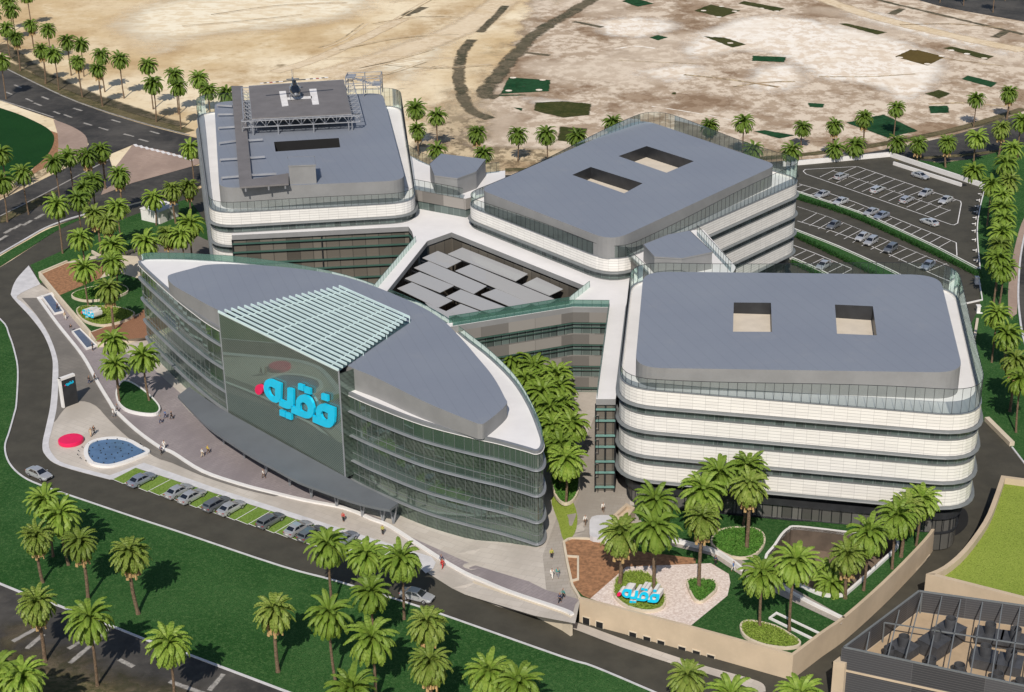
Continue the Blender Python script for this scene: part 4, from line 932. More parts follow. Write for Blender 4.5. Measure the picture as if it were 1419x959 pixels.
# logo outline read off the screen plane
def lg(pts): return [on_plane(320 + x / 5.328, 440 + y / 5.328, SFL + sn * .5, SFR + sn * .5) for x, y in pts]
def sm2(pts, n=4): return [tuple(p) for p in smooth([Vector(p) for p in pts], n, True)]
ang8 = [(208 + 29 * math.cos(a * math.pi / 10), 532 + 38 * math.sin(a * math.pi / 10)) for a in range(20)]
LOGO = [("dot", lg(ang8), [], "pink_sign"),
 ("letter", lg([(372, 488), (371, 545), (368, 602), (356, 622), (338, 630), (310, 622), (285, 604), (262, 578), (248, 548), (243, 515), (247, 485), (258, 464), (275, 455), (295, 456), (330, 471)]), [lg([(328, 525), (305, 512), (290, 508), (280, 518), (280, 540), (290, 566), (305, 583), (319, 588), (328, 578)])], "cyan_sign"),
 ("letter", lg([(418, 518), (440, 522), (462, 532), (463, 590), (462, 640), (455, 662), (438, 674), (415, 673), (385, 662), (357, 648), (359, 602), (385, 614), (405, 622), (414, 618), (417, 605)]), [], "cyan_sign"),
 ("dot", lg([(360, 680), (400, 695), (400, 737), (361, 722)]), [], "cyan_sign"), ("dot", lg([(405, 700), (448, 715), (448, 757), (406, 742)]), [], "cyan_sign"),
 ("letter", lg([(447, 650), (470, 660), (488, 664), (481, 645), (482, 615), (493, 590), (512, 573), (537, 569), (563, 576), (588, 598), (605, 630), (614, 668), (612, 705), (600, 732), (580, 745), (552, 744), (500, 724), (447, 702)]), [lg([(530, 624), (548, 630), (563, 647), (571, 672), (566, 696), (552, 702), (530, 694), (514, 684), (512, 652), (518, 632)])], "cyan_sign"),
 ("dot", lg([(497, 487), (537, 500), (537, 544), (497, 530)]), [], "cyan_sign"), ("dot", lg([(543, 510), (588, 525), (588, 569), (544, 555)]), [], "cyan_sign"),
 ("letter", lg([(605, 722), (622, 732), (640, 738), (630, 712), (628, 685), (638, 657), (658, 640), (685, 637), (725, 652), (768, 668), (768, 730), (764, 775), (752, 800), (732, 813), (700, 810), (650, 790), (605, 770)]), [lg([(718, 706), (700, 697), (682, 690), (670, 695), (666, 715), (674, 738), (690, 754), (706, 758), (717, 750)])], "cyan_sign"),
 ("dot", lg([(668, 560), (715, 575), (716, 620), (669, 604)]), [], "cyan_sign")]
us = [p[0] for l in LOGO for p in l[1]]; vs = [p[1] for l in LOGO for p in l[1]]; UC, V0, UW = (min(us) + max(us)) / 2, min(vs), max(us) - min(us); VH = max(vs) - V0
def logo(root, origin, u, nrm_, scale, depth, side=None, zscale=1.0):
    # origin: bottom centre of the back face
    o = Vector(origin); u = Vector((u[0], u[1], 0)); n = Vector((nrm_[0], nrm_[1], 0))
    for nm, out, holes, m in LOGO:
        T = lambda p, wd: o + u * ((p[0] - UC) * scale) + Vector((0, 0, (p[1] - V0) * scale * zscale)) + n * wd
        b = MB(); loops = [[Vector((p[0], p[1], 0)) for p in l] for l in [out] + holes]; al = [p for l in loops for p in l]
        for t in tessellate_polygon(loops):
            b.face([T(al[i], depth) for i in t]); b.face([T(al[i], 0) for i in t], mi=1)
        for l in [out] + holes:
            for i in range(len(l)): j = (i + 1) % len(l); b.face([T(l[i], 0), T(l[j], 0), T(l[j], depth), T(l[i], depth)], mi=1)
        b.build(nm, [m, side or m], root)
lo_ = bpy.data.objects.new("logo_sign", None); COL.objects.link(lo_)
p = SFL + sd * UC; lo_.parent = LB; lo_.location = Vector((p.x, p.y, V0)) - LB.location
logo(lo_, (p.x + sn.x * .15, p.y + sn.y * .15, V0), sd, sn, 1.0, .42)
# entrance canopy
b = MB(); ZC = 4.2
can_out = S([(246, 548.5), (264, 568), (289, 592), (318, 612), (349, 632), (382, 650), (413, 667), (450, 681), (487, 694), (518, 702), (540, 706)], ZC, 3)
cpts = can_out + W([(552, 697), (500, 672), (478, 660), (400, 618), (313, 570), (290, 556), (262, 536)], ZC)
b.prism(cpts, ZC - .45, ZC, bottom=True); cn = b.build("entrance_canopy", "canopy_grey", LB)
ci = offset(can_out, .0, False)
for k in (3, 6, 9, 12, 15, 18, 21, 24, 27, 29):
    p = ci[min(k, len(ci) - 1)]; d = (ci[min(k + 1, len(ci) - 1)] - ci[k - 1]).normalized(); nn = Vector((-d.y, d.x))
    base = p + nn * 2.5; b = MB()
    b.bar((*base, .1), (*(base - d * .7 + nn * .2), ZC - .45), .17, 8, .13); b.bar((*base, .1), (*(base + d * .7 + nn * .2), ZC - .45), .17, 8, .13); b.build("column", "slab_grey", cn)

# --- chiller building, bottom right
ZK = 9.0
ck = W([(1169.7, 897.5), (1273.6, 819.6)], ZK); e = ck[1] - ck[0]; ex = P2(1419, 951, ZK) - ck[0]; ex = ex.normalized()
ft = [ck[0], ck[0] + ex * 42, ck[1] + (P2(1419, 840, ZK) - ck[1]).normalized() * 42, ck[1]]
CH = thing("chiller_building", "dark louvred plant building with open roof grid at the bottom right", "building", (*ck[0], 0))
b = MB(); b.strip_wall(ft, 5.9, ZK, .35, True); b.build("louvre_screen", "louvre_dark", CH)
b = MB(); b.wall(offset(ft, .25), 5.6, 5.9); b.fill(offset(ft, .25), 5.9); b.build("cornice", "beige_wall", CH)
b = MB(); b.wall(offset(ft, .1), 0, 5.6); b.build("louvre_wall", "louvre_dark", CH)
b = MB(); b.prism([ft[0] + ex * -.9 - e.normalized() * .6, ft[0] + ex * .6 - e.normalized() * .6, ft[0] + ex * .6 + e.normalized() * 1.2, ft[0] - ex * .9 + e.normalized() * 1.2], 0, 7.0); b.build("corner_pier", "beige_wall", CH)
b = MB(); b.fill(offset(ft, -.3), 5.92); b.build("plant_floor", "ac_floor", CH)
b = MB(); b.rail(ft, ZK + .06, .16)
def gk(x, y): return P(1029 + x / 3.638, 700 + y / 3.638, ZK)
for q in (((622, 745), (640, 640)), ((735, 757), (790, 530)), ((822, 772), (905, 445)), ((935, 800), (1005, 460)), ((1035, 820), (1100, 475)), ((1150, 852), (1210, 490)), ((1255, 875), (1310, 500)), ((1345, 898), (1400, 515)), ((1440, 920), (1490, 525)), ((715, 592), (1500, 715))): b.bar(gk(*q[0]), gk(*q[1]), .1)
for x, y in ((905, 447), (715, 592), (1180, 668)): p = gk(x, y); b.bar((p.x, p.y, 5.9), p, .11)
b.build("roof_grid", "ledge_grey", CH)
def chiller(x, y, su, sv, h, rz, label, n=1):
    sh = 1.5; r_ = .72; o = P2(1029 + x / 3.638, 700 + y / 3.638, 5.92 + h + sh); root = thing("chiller", label, "chiller", (*o, 5.92), rz, "chillers on the plant roof")
    b = MB(); b.box((0, 0, h / 2), (su, sv, h)); b.box((0, 0, h + .04), (su + .12, sv + .12, .1))
    for k in range(int(su / .35)): b.box((-su / 2 + .2 + k * .35, -sv / 2 - .02, h / 2), (.06, .05, h * .8))
    b.build_local("casing", "chiller_grey", root); b = MB(); N = 20
    for k in range(N):
        a0, a1 = 2 * math.pi * k / N, 2 * math.pi * (k + 1) / N; q = lambda a, rr, z: (rr * math.cos(a), rr * math.sin(a), z)
        b.face([q(a0, r_, h), q(a1, r_, h), q(a1, r_, h + sh), q(a0, r_, h + sh)]); b.face([q(a1, r_ - .07, h), q(a0, r_ - .07, h), q(a0, r_ - .07, h + sh), q(a1, r_ - .07, h + sh)]); b.face([q(a0, r_, h + sh), q(a1, r_, h + sh), q(a1, r_ - .07, h + sh), q(a0, r_ - .07, h + sh)])
        b.face([q(a0, r_ - .07, h + .5), q(a1, r_ - .07, h + .5), (0, 0, h + .5)])
    b.build_local("fan_stack", "chiller_grey", root)
def build_local(s, name, m, parent):
    me = s.mesh(name)
    for q in (m if isinstance(m, (list, tuple)) else [m]): me.materials.append(MATS[q])
    o = bpy.data.objects.new(name, me); COL.objects.link(o); o.parent = parent; return o
MB.build_local = build_local
r0_ = math.atan2(ex.y, ex.x)
for x, y, su, sv, h, rz, l in ((740, 718, 1.7, 1.7, .5, r0_, "low chiller in the front left corner of the plant roof"), (815, 660, 3.0, 3.0, 1.3, .75, "leftmost boxy chiller, turned diagonally, under the grid"), (975, 628, 3.2, 3.0, 2.0, .75, "front one of the two tall diagonal chillers"), (1052, 570, 3.2, 3.0, 2.0, .75, "rear one of the two tall diagonal chillers"),
        (950, 772, 1.7, 1.7, .5, r0_, "low chiller behind the front louvres below the tall diagonal pair"), (1095, 803, 1.7, 1.7, .5, r0_, "low chiller behind the front louvres, third from left"), (1288, 845, 1.7, 1.7, .5, r0_, "low chiller behind the front louvres, fourth from left"), (1405, 880, 1.7, 1.7, .5, r0_, "low chiller behind the front louvres at the picture edge"),
        (1252, 598, 3.4, 2.6, 1.2, r0_, "back row chiller right of the tall diagonal pair"), (1380, 622, 3.4, 2.6, 1.2, r0_, "back row chiller cut by the right picture edge"), (1228, 708, 3.0, 3.0, 1.3, r0_, "middle row chiller right of the tall diagonal pair"), (1358, 735, 3.0, 3.0, 1.3, r0_, "middle row chiller nearest the right picture edge")): chiller(x, y, su, sv, h, rz, l)
# --- green roofed building on the right
zg = 5.7
gp = S([(1384, 687), (1372, 722), (1359, 752), (1331, 791), (1304, 815), (1280, 826)], 2.0, 3)
gp2 = gp + [ft[2] + Vector((0, 1)), Vector((140, 190)), P2(1700, 700, zg)]
GB = thing("green_roof_building", "low beige building with a bright grass roof at the right edge", "building", (*gp[0], 0))
gp2 = ccw(gp2)
b = MB(); b.wall(gp2, 0, zg); b.wall(offset(gp2, -.7), 4.4, zg, flip=True); b.annulus(gp2, offset(gp2, -.7), zg); b.build("parapet", "beige_wall", GB)
b = MB(); b.fill(offset(gp2, -.6), 4.6); b.build("grass_roof", "roof_lawn", GB)

# ================================================================ front right garden
ZG = 3.56
gw = S([(804, 832), (830, 839), (960, 873), (1098, 911)], ZG, 3); ge = S([(1098, 911), (1139, 880), (1171, 857.5), (1222, 812.5), (1263, 771.5), (1289, 742.6), (1303, 718)], ZG, 3)
gback = W([(1310, 735), (1250, 728), (1100, 722), (870, 700), (872, 735), (843, 756), (822, 748), (785, 747), (781, 751), (786, 780), (793, 812)], ZG)
GA = gw + ge[1:]; gpoly = GA + gback[1:]
GD = thing("garden_wall", "long beige garden wall with small square openings facing the road", "wall", (*gw[0], 0))
b = MB(); b.strip_wall(GA, -.2, ZG + .5, .45); b.build("wall", "beige_wall", GD)
wd = (gw[-1] - gw[0]).normalized(); wn = Vector((wd.y, -wd.x))
def wall_window(px, py):
    # small square hole seen on the front wall
    best = min(range(len(gw) - 1), key=lambda i: abs((gw[i] + gw[i + 1]).x / 2 - P2(px, py, 2.2).x)); a, c = gw[best], gw[best + 1]; u, z = on_plane(px, py, a, c); d = (c - a).normalized(); nn = Vector((d.y, -d.x)); o = a + d * u + nn * .26
    b = MB(); b.box((*(o - nn * .0), z), (1.1, .06, 1.1), math.atan2(d.y, d.x)); w_ = b.build("opening", "black_void", GD)
    b = MB()
    for s in (-1, 1): b.box((*(o + d * .58 * s), z), (.12, .16, 1.25), math.atan2(d.y, d.x))
    b.box((*o, z + .6), (1.25, .16, .12), math.atan2(d.y, d.x)); b.box((*(o + nn * .02), z - .6), (1.25, .2, .12), math.atan2(d.y, d.x)); b.build("frame", "beige_pale", w_)
for x, y in ((813.5, 859), (832, 865), (878, 879.5), (897.5, 885.5), (917, 891), (946, 899.5), (966, 905), (986, 911)): wall_window(x, y)
a, c = P2(1263, 771.5, ZG), P2(1289, 742.6, ZG); u, z = on_plane(1276.5, 782, a, c); d = (c - a).normalized(); nn = Vector((d.y, -d.x)); o = a + d * u + nn * .235; rz = math.atan2(d.y, d.x)
b = MB(); b.box((*o, z), (5.0, .06, .8), rz); w_ = b.build("opening", "black_void", GD); b = MB(); b.box((*(o + nn * .06), z - .47), (5.3, .22, .14), rz); b.box((*(o + nn * .02), z + .45), (5.3, .12, .1), rz); b.build("frame", "beige_pale", w_)
sc_ = ccw(S([(1062, 776), (1074, 759), (1084, 744), (1093, 736), (1106, 733), (1177, 741), (1221, 745), (1238, 748), (1243, 755), (1238, 764), (1210, 790), (1176, 820), (1166, 826), (1139, 825), (1105, 810), (1075, 795)], ZG, 4, True))
sheet("garden_lawn", ccw(gpoly), ZG, "lawn", holes=[offset(sc_, -.05)])
def gs(name, px, dz, m, n=4, closed=True, sm=True): return sheet(name, ccw(S(px, ZG, n, True) if sm else W(px, ZG)), ZG + dz, m)
gs("garden_soil", [(783, 752), (792, 747.5), (822, 749), (843, 757), (866, 762), (964, 774), (964, 781), (940, 784), (868, 786), (818, 830), (808, 826), (800, 818), (792, 806), (786, 780)], .05, "soil_brown", sm=False)
gs("garden_gravel", [(818, 830), (868, 786), (940, 783), (985, 781), (1010, 796), (1012, 808), (1008, 826), (953, 871), (890, 855)], .07, "pink_gravel", sm=False)
gs("garden_path", [(905, 742), (930, 757), (985, 770), (1030, 800), (1100, 835), (1166, 866), (1170, 856), (1110, 822), (1045, 786), (1010, 768), (960, 752), (915, 738)], .09, "paver_court", sm=False)
sheet("west_pavement", ccw(W([(830, 700), (870, 700), (905, 742), (930, 757), (870, 752), (843, 757), (822, 748)], ZG)), ZG + .06, "paver_court")
b = MB(); b.strip_wall(S([(925, 750), (985, 765), (1012, 780), (1028, 792)], ZG, 3), ZG, ZG + .75, .4); b.strip_wall(S([(1085, 816), (1120, 836), (1170, 860)], ZG, 3), ZG, ZG + .5, .35); tag(b.build("path_wall", "white_paint"), "low white wall edging the garden path below the striped block", "wall")
b = MB(); b.strip_wall(W([(781, 751), (786, 780), (793, 812), (803, 829)], ZG), ZG - 1, ZG + .25, .35); b.strip_wall(S([(783, 751), (792, 747), (822, 748.5), (843, 757)], ZG, 3), ZG - .5, ZG + .25, .35)
b.strip_wall(W([(786, 772), (801, 773), (801, 804), (790, 807)], ZG), ZG, ZG + .3, .3); tag(b.build("soil_kerb", "beige_pale"), "pale stone kerb around the brown soil bed by the plaza", "kerb")
b = MB(); pts = S([(820, 716), (817, 735), (822, 744), (860, 745), (870, 735), (866, 718), (845, 714)], ZG + .9, 3, True); b.prism(pts, ZG - 1, ZG + .9); tag(b.build("stone_platform", "kerb_white"), "pale rounded platform at the near left corner of the striped block", "platform")
b = MB(); q = ccw(W([(849, 714), (868, 697), (880, 703), (866, 722)], ZG + 2.0)); b.wall(q, ZG, ZG + 2.0); b.wall(offset(q, -.5), ZG + 1.5, ZG + 2, flip=True); b.annulus(q, offset(q, -.5), ZG + 2); b.fill(offset(q, -.4), ZG + 1.5); tag(b.build("vent_box", "beige_wall"), "open topped beige box at the corner of the striped block", "vent box")
def planter(px, z0, h, bed, label, n=4):
    pts = ccw(S(px, z0 + h, n, True)); c = sum(pts, Vector((0, 0))) / len(pts); t = thing("planter", label, "planter", (*c, z0), 0)
    b = MB(); b.ring(pts, z0, z0 + h, 0, -.28); b.build("rim", "beige_pale", t)
    b = MB(); inn = offset(pts, -.27); b.fill(inn, z0 + h - .1); b.build("bed", bed, t)
    b = MB(); r = random.Random(int(c.x * 10)); x0, x1 = min(p.x for p in inn), max(p.x for p in inn); y0, y1 = min(p.y for p in inn), max(p.y for p in inn)
    def inside(p):
        k = False
        for i in range(len(inn)):
            a, q = inn[i], inn[i - 1]
            if (a.y > p.y) != (q.y > p.y) and p.x < (q.x - a.x) * (p.y - a.y) / (q.y - a.y) + a.x: k = not k
        return k
    N = int((x1 - x0) * (y1 - y0) * 40) if bed != "lawn" else 0
    for _ in range(min(N, 4500)):
        p = Vector((r.uniform(x0, x1), r.uniform(y0, y1)))
        if not inside(p): continue
        a = r.uniform(0, 6.28); l = r.uniform(.18, .36); q = Vector((math.cos(a), math.sin(a), 0)); s = Vector((-q.y, q.x, 0)) * l * .35; o = Vector((p.x, p.y, z0 + h - .1 + r.uniform(0, .16)))
        b.face([o, o + q * l * .5 - s + Vector((0, 0, .1)), o + q * l + Vector((0, 0, r.uniform(.02, .2))), o + q * l * .5 + s + Vector((0, 0, .1))])
    if N: b.build("plants", bed, t)
    return t
planter([(849, 818), (853, 800), (868, 791), (890, 790), (908, 800), (921, 820), (923, 834), (915, 843), (895, 846), (870, 840), (855, 830)], ZG + .05, .45, "plant_light", "round planter of yellow green ground cover under the big cyan letters")
planter([(951, 808), (953, 802), (962, 800), (985, 802), (994, 808), (992, 818), (978, 830), (970, 833), (960, 828)], ZG + .05, .45, "plant_bed", "heart-shaped planter with one date palm in the pink gravel")
planter([(985, 752), (990, 738), (1005, 731), (1035, 729), (1055, 735), (1061, 748), (1054, 762), (1040, 771), (1020, 772), (1000, 765)], ZG + .02, .45, "plant_bed", "leafy oval planter close to the ground floor of the striped block")
planter([(1025, 868), (1030, 860), (1045, 859), (1075, 866), (1100, 880), (1110, 889), (1105, 895), (1085, 897), (1055, 892), (1032, 881)], ZG + .02, .45, "plant_light", "oval planter with two palms near the sharp corner of the garden wall")
sheet("ramp_mouth_shadow", ccw(S([(1303, 742), (1318, 716), (1333, 704), (1341, 712), (1340, 728), (1324, 742)], .15, 3, True)), .15, "black_void")  # flat black sheet: dark ramp and the shadow in it, painted as one colour
# sunken court with white coping
sc_ = ccw(S([(1062, 776), (1074, 759), (1084, 744), (1093, 736), (1106, 733), (1177, 741), (1221, 745), (1238, 748), (1243, 755), (1238, 764), (1210, 790), (1176, 820), (1166, 826), (1139, 825), (1105, 810), (1075, 795)], ZG, 4, True))
SCT = thing("sunken_court", "sunken court ringed by white coping in front of the striped block", "courtyard", (*sc_[0], 0))
b = MB(); b.ring(sc_, ZG - .1, ZG + .45, .3, -.1); b.build("coping", "white_paint", SCT)
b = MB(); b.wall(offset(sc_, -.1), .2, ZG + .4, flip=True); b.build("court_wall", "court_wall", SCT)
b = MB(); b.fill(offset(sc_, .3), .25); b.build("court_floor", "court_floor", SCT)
q = W([(1065, 858), (1075.7, 850), (1139, 880), (1127, 888)], ZG); b = MB(); b.ring(ccw(q), ZG, ZG + .3, 0, -.25); b.fill(offset(ccw(q), -.2), ZG + .06, mi=1); t = b.build("skylight_frame", ["white_paint", "hedge_leaf"]); tag(t, "long narrow dark skylight with white border in the corner lawn", "skylight")

# ================================================================ left garden bed and pools
zb_ = 1.2
lb = ccw(W([(55, 379), (81, 411), (124.7, 461.5), (135, 475), (170, 470), (203, 463), (230, 440), (205, 380), (190, 355), (140, 352), (93, 363)], zb_))
LG = thing("garden_terrace", "raised garden terrace with beige wall left of the leaf-shaped building", "terrace", (*lb[0], 0))
b = MB(); b.prism(lb, 0, zb_); b.build("terrace_bed", "beige_pale", LG)
b = MB(); b.strip_wall(W([(93, 363), (55, 379), (81, 411), (124.7, 461.5)], zb_), 0, zb_ + .35, .45); b.build("wall", "beige_pale", LG)
b = MB(); b.fill(ccw(W([(57, 380), (81, 410), (138, 386), (150, 372), (140, 360), (92, 365)], zb_)), zb_ + .02); b.build("soil", "soil_brown", LG)
b = MB(); b.fill(ccw(W([(81, 410), (138, 386), (165, 378), (205, 390), (225, 430), (198, 432), (160, 448), (124, 460)], zb_)), zb_ + .03); b.build("lawn", "lawn", LG)
b = MB(); b.fill(ccw(W([(126, 461), (160, 448), (190, 438), (200, 428), (225, 425), (225, 466), (135, 474)], zb_)), zb_ + .045); b.build("paving", "paver_brown", LG)
planter([(100, 411), (103, 404), (125, 397), (150, 393), (172, 395), (178, 402), (168, 408), (150, 413), (120, 416)], zb_ + .03, .5, "plant_bed", "upper leafy planter in the raised left garden")
planter([(106, 432), (109, 425), (125, 423), (165, 425), (186, 432), (182, 439), (165, 446), (140, 450), (117, 444)], zb_ + .03, .5, "plant_light", "lower planter under the small cyan letters in the left garden")
for q_, l_ in (((612, 452), "upper shrub bed glimpsed between the atrium shade panels"), ((606, 468), "lower shrub bed glimpsed between the atrium shade panels")):
    planter([(q_[0] + dx * 14, q_[1] + dy * 7) for dx, dy in ((-1, -.5), (0, -1), (1, -.5), (1, .5), (0, 1), (-1, .5))], .25, .5, "plant_bed", l_)
planter([(762, 655), (772, 632), (788, 622), (800, 636), (804, 668), (797, 690), (782, 697), (768, 684)], 3.3, .5, "plant_bed", "planter at the foot of the palms in the side court")
planter([(163, 535), (160, 545), (164, 558), (177, 568), (203, 573), (219, 571), (221, 561), (204, 543), (183, 529), (170, 527)], .16, .6, "lawn", "white rimmed lawn island with three palms beside the canopy")
for o in bpy.data.objects:
    if o.name.startswith("rim") and o.parent and "island" in o.parent["label"]: o.data.materials[0] = MATS["white_paint"]
def basin(px, label):
    q = ccw(W(px, .5)); t = thing("basin", label, "water basin", (*q[0], .16)); b = MB(); b.ring(q, .1, .55, .3, 0); b.build("rim", "white_paint", t); b = MB(); b.fill(q, .45); b.build("water", "slate_water", t)
basin([(59, 410), (70, 407.5), (86.5, 431), (76, 433.5)], "upper of two rectangular blue water basins by the beige garden wall")
basin([(101.5, 459), (110, 456), (132, 478), (120.5, 482)], "lower of two rectangular blue water basins by the beige garden wall")
b = MB(); b.strip_wall(W([(93, 410), (53, 413)], .2)[:0] or W([(53, 412), (71, 406), (74, 409)], .6), .1, .62, .5); tag(b.build("end_wall", "white_paint"), "short white end wall behind the upper water basin", "wall")
# fountain
fp = ccw(S([(116, 626), (120.5, 615), (135, 608), (158.6, 605.5), (180, 609), (195, 617), (208, 625.7), (188, 635.5), (167, 643), (148, 646.5), (128, 643.5), (119, 636)], .5, 4, True))
FT = thing("fountain", "teardrop fountain pool with white rim and rings of small jets", "fountain", (*(sum(fp, Vector((0, 0))) / len(fp)), .16))
b = MB(); b.ring(fp, .1, .6, 0, -.7); b.build("rim", "white_paint", FT); b = MB(); b.fill(offset(fp, -.6), .46); b.build("water", "pool_water", FT)
c = sum(fp, Vector((0, 0))) / len(fp); c = c + (P2(158, 625) - P2(160, 626)); b = MB(); r = random.Random(2)
def njet(x, y): q_ = MB(); q_.bar((x, y, .46), (x, y, .62), .09, 6); q_.build("nozzle", "dark_metal", FT)
for rr, n in ((1.4, 10), (2.9, 16), (4.4, 20)):
    for k in range(n):
        a = 2 * math.pi * k / n; njet(c.x + rr * math.cos(a) * 1.25, c.y + rr * math.sin(a))
# seat disc
p = P2(98, 609, .7); b = MB(); pr = [(2.05, 0), (2.12, .12), (2.12, .62), (1.98, .72)]; N = 40
rings = [[(p.x + r_ * math.cos(2 * math.pi * k / N), p.y + r_ * math.sin(2 * math.pi * k / N), .16 + z) for k in range(N)] for r_, z in pr]; b.loft(rings, smooth=False); tag(b.build("round_bench", "pink_sign"), "bright pink round plinth on the plaza beside the fountain", "bench")
# totem sign
a, c = P2(90, 566), P2(109, 559); d = (c - a).normalized(); nn = Vector((d.y, -d.x)); L = (c - a).length
TO = thing("totem_sign", "dark totem sign with white frame and small cyan lettering on the plaza", "sign", (*a, .16))
b = MB(); b.prism([a + nn * .0, c, c - nn * .55, a - nn * .55], .1, 5.5); b.build("panel", "dark_metal", TO)
b = MB(); f0 = a - d * .32; b.prism([f0 + nn * .08, a + nn * .08, a - nn * .62, f0 - nn * .62], .1, 5.95); b.prism([a - d * .31 + nn * .08, c + nn * .08, c - nn * .62, a - d * .31 - nn * .62], 5.5, 5.95, bottom=True); b.build("frame", "white_paint", TO)
m = a.lerp(c, .52); lgo = bpy.data.objects.new("logo", None); COL.objects.link(lgo); lgo.parent = TO; lgo.location = Vector((m.x, m.y, 4.1)) - TO.location
logo(lgo, (m.x + nn.x * .005, m.y + nn.y * .005, 4.1), d, nn, 1.9 / UW, .05)
def ground_sign(px, py, z, width, depth, ang, label, zs=1.0):
    p = P2(px, py, z); u = Vector((math.cos(ang), math.sin(ang))); n = Vector((u.y, -u.x)); t = thing("letter_sign", label, "sign", (*p, z))
    logo(t, (p.x - n.x * depth, p.y - n.y * depth, z), u, n, width / UW, depth, "white_paint", zs)
ground_sign(884, 838, ZG + .45, 6.3, 1.7, R(-22), "large standing cyan letters with white sides on the round garden planter", 1.3)
ground_sign(122, 442, zb_ + .5, 4.8, 2.0, R(-42), "small standing cyan letters with white sides in the raised left garden", 1.35)
# kiosk
q = W([(194.5, 289), (220, 295), (247, 283.6), (222, 278)], 3.0); KI = thing("kiosk", "plain white kiosk among the palms behind the left garden", "kiosk", (*q[0], .14)); b = MB(); b.prism(q, .1, 3.0); b.build("wall", "white_paint", KI)
b = MB(); b.ring(ccw(q), 2.9, 3.12, .12, -.25); b.fill(offset(ccw(q), -.2), 3.02); b.build("roof", "white_roof", KI); b = MB(); a, c = q[1], q[2]; o = a.lerp(c, .5); d = (c - a).normalized(); n_ = Vector((d.y, -d.x)); b.box((*(o + n_ * .03), 1.1), (1.1, .08, 2.0), math.atan2(d.y, d.x)); b.build("door", "steel_grey", KI)
b = MB(); b.strip_wall(W([(128, 352), (150, 364), (190, 348), (212, 340)]), .1, .9, .35); tag(b.build("garden_wall", "beige_pale"), "low pale wall behind the palms at the back of the left garden", "wall")
sheet("yard_paving", W([(150, 366), (192, 348), (262, 322), (300, 340), (290, 370), (200, 380)]), .17, "paver_grey")

# ================================================================ palms
def palm_mesh(kind, seed):
    r = random.Random(seed); b = MB()
    dense = kind == 'dense'
    nf = 104 if dense else 64
    for i in range(nf):
        t = (i + .5) / nf; az = i * 2.39996 + r.uniform(-.25, .25)
        el = R(86) - (R(140) if dense else R(118)) * t ** .75 + r.uniform(-.1, .1)
        L = (3.0 if dense else 3.45) * (.72 + .28 * math.sin(math.pi * min(1, t * .8 + .2))) * r.uniform(.9, 1.08)
        d = Vector((math.cos(az), math.sin(az))); side = Vector((-d.y, d.x, 0)); n = 7; pts = []; p = Vector((d.x * .12, d.y * .12, .15 * (1 - t))); e = el
        droop = (1.25 if dense else 1.3) * r.uniform(.8, 1.2)
        for k in range(n + 1):
            pts.append((p.copy(), e)); st = L / n; p = p + Vector((d.x * math.cos(e), d.y * math.cos(e), math.sin(e))) * st; e -= droop / n * (1 + k / n)
        tw = r.uniform(-.25, .25)
        for k in range(n):
            for h in (0, .5):
                q = (k + h) / n; a = pts[k][0].lerp(pts[k + 1][0], h); ee = pts[k][1]; tan = Vector((d.x * math.cos(ee), d.y * math.cos(ee), math.sin(ee))); up = side.cross(tan) * -1
                if up.z < 0: up = -up
                wd = (.44 if dense else .52) * (math.sin(math.pi * min(1, .12 + q * .85)) ** .6) * (1 if q < .9 else .7)
                for sgn in (-1, 1):
                    out = (side * sgn * math.cos(tw) + tan * .75 - up * (.45 + .25 * sgn * tw)).normalized(); base = .30
                    b.face([a, a + tan * base, a + tan * base * .8 + out * wd, a + out * wd * .86 - tan * .02], mi=0)
        for k in range(n): b.bar(pts[k][0], pts[k + 1][0], .03 * (1 - k / n) + .012, 3, mi=1)
    me = b.mesh("crown"); return me
def trunk_mesh(h, seed, r0=.26, r1=.19):
    r = random.Random(seed); b = MB(); n = 18; rings = []; cx = r.uniform(-.25, .25); cy = r.uniform(-.25, .25)
    for i in range(n + 1):
        t = i / n; rr = lerp(r0, r1, t) * (1 + .10 * (i % 2)) * (1.35 if i == 0 else 1); ox, oy = cx * math.sin(t * math.pi), cy * math.sin(t * math.pi)
        rings.append([(ox + rr * math.cos(2 * math.pi * k / 9), oy + rr * math.sin(2 * math.pi * k / 9), h * t) for k in range(9)])
    b.loft(rings, smooth=False); return b.mesh("trunk")
def fruit_mesh(seed):
    r = random.Random(seed); b = MB()
    for i in range(26):
        a = r.uniform(0, 6.28); rr = r.uniform(0, .22); z = -r.uniform(.2, 1.25); c = Vector((rr * math.cos(a), rr * math.sin(a), z)); s = .13
        b.bar(c + Vector((0, 0, s)), c - Vector((0, 0, s)), .06, 5, .085)
    b.bar((-.35, 0, .35), (0, 0, -.2), .05, 4); return b.mesh("fruit_cluster")
def addm(me, m):
    for q in m: me.materials.append(MATS[q])
    return me
CROWN = {}
for fam, fm in (("light", "frond_light"), ("dense", "frond_mid")):
    for rg, mm in (("near", fm), ("far", "frond_far")):
        CROWN[fam, rg] = [addm(palm_mesh(fam, s), [mm, mm]) for s in (11, 12, 13)]
TRUNK = [addm(trunk_mesh(1.0 * 10, s), ["trunk_bark"]) for s in (1, 2, 3)]
FRUIT = addm(fruit_mesh(5), ["fruit"])
def obj(name, me, parent=None, loc=(0, 0, 0), sc=(1, 1, 1), rot=(0, 0, 0)):
    o = bpy.data.objects.new(name, me); COL.objects.link(o); o.parent = parent; o.location = loc; o.scale = sc; o.rotation_euler = rot; return o
ORD = ["first", "second", "third", "fourth", "fifth", "sixth", "seventh", "eighth", "ninth", "tenth", "eleventh", "twelfth", "thirteenth", "fourteenth", "fifteenth", "sixteenth", "seventeenth", "eighteenth", "nineteenth", "twentieth"]
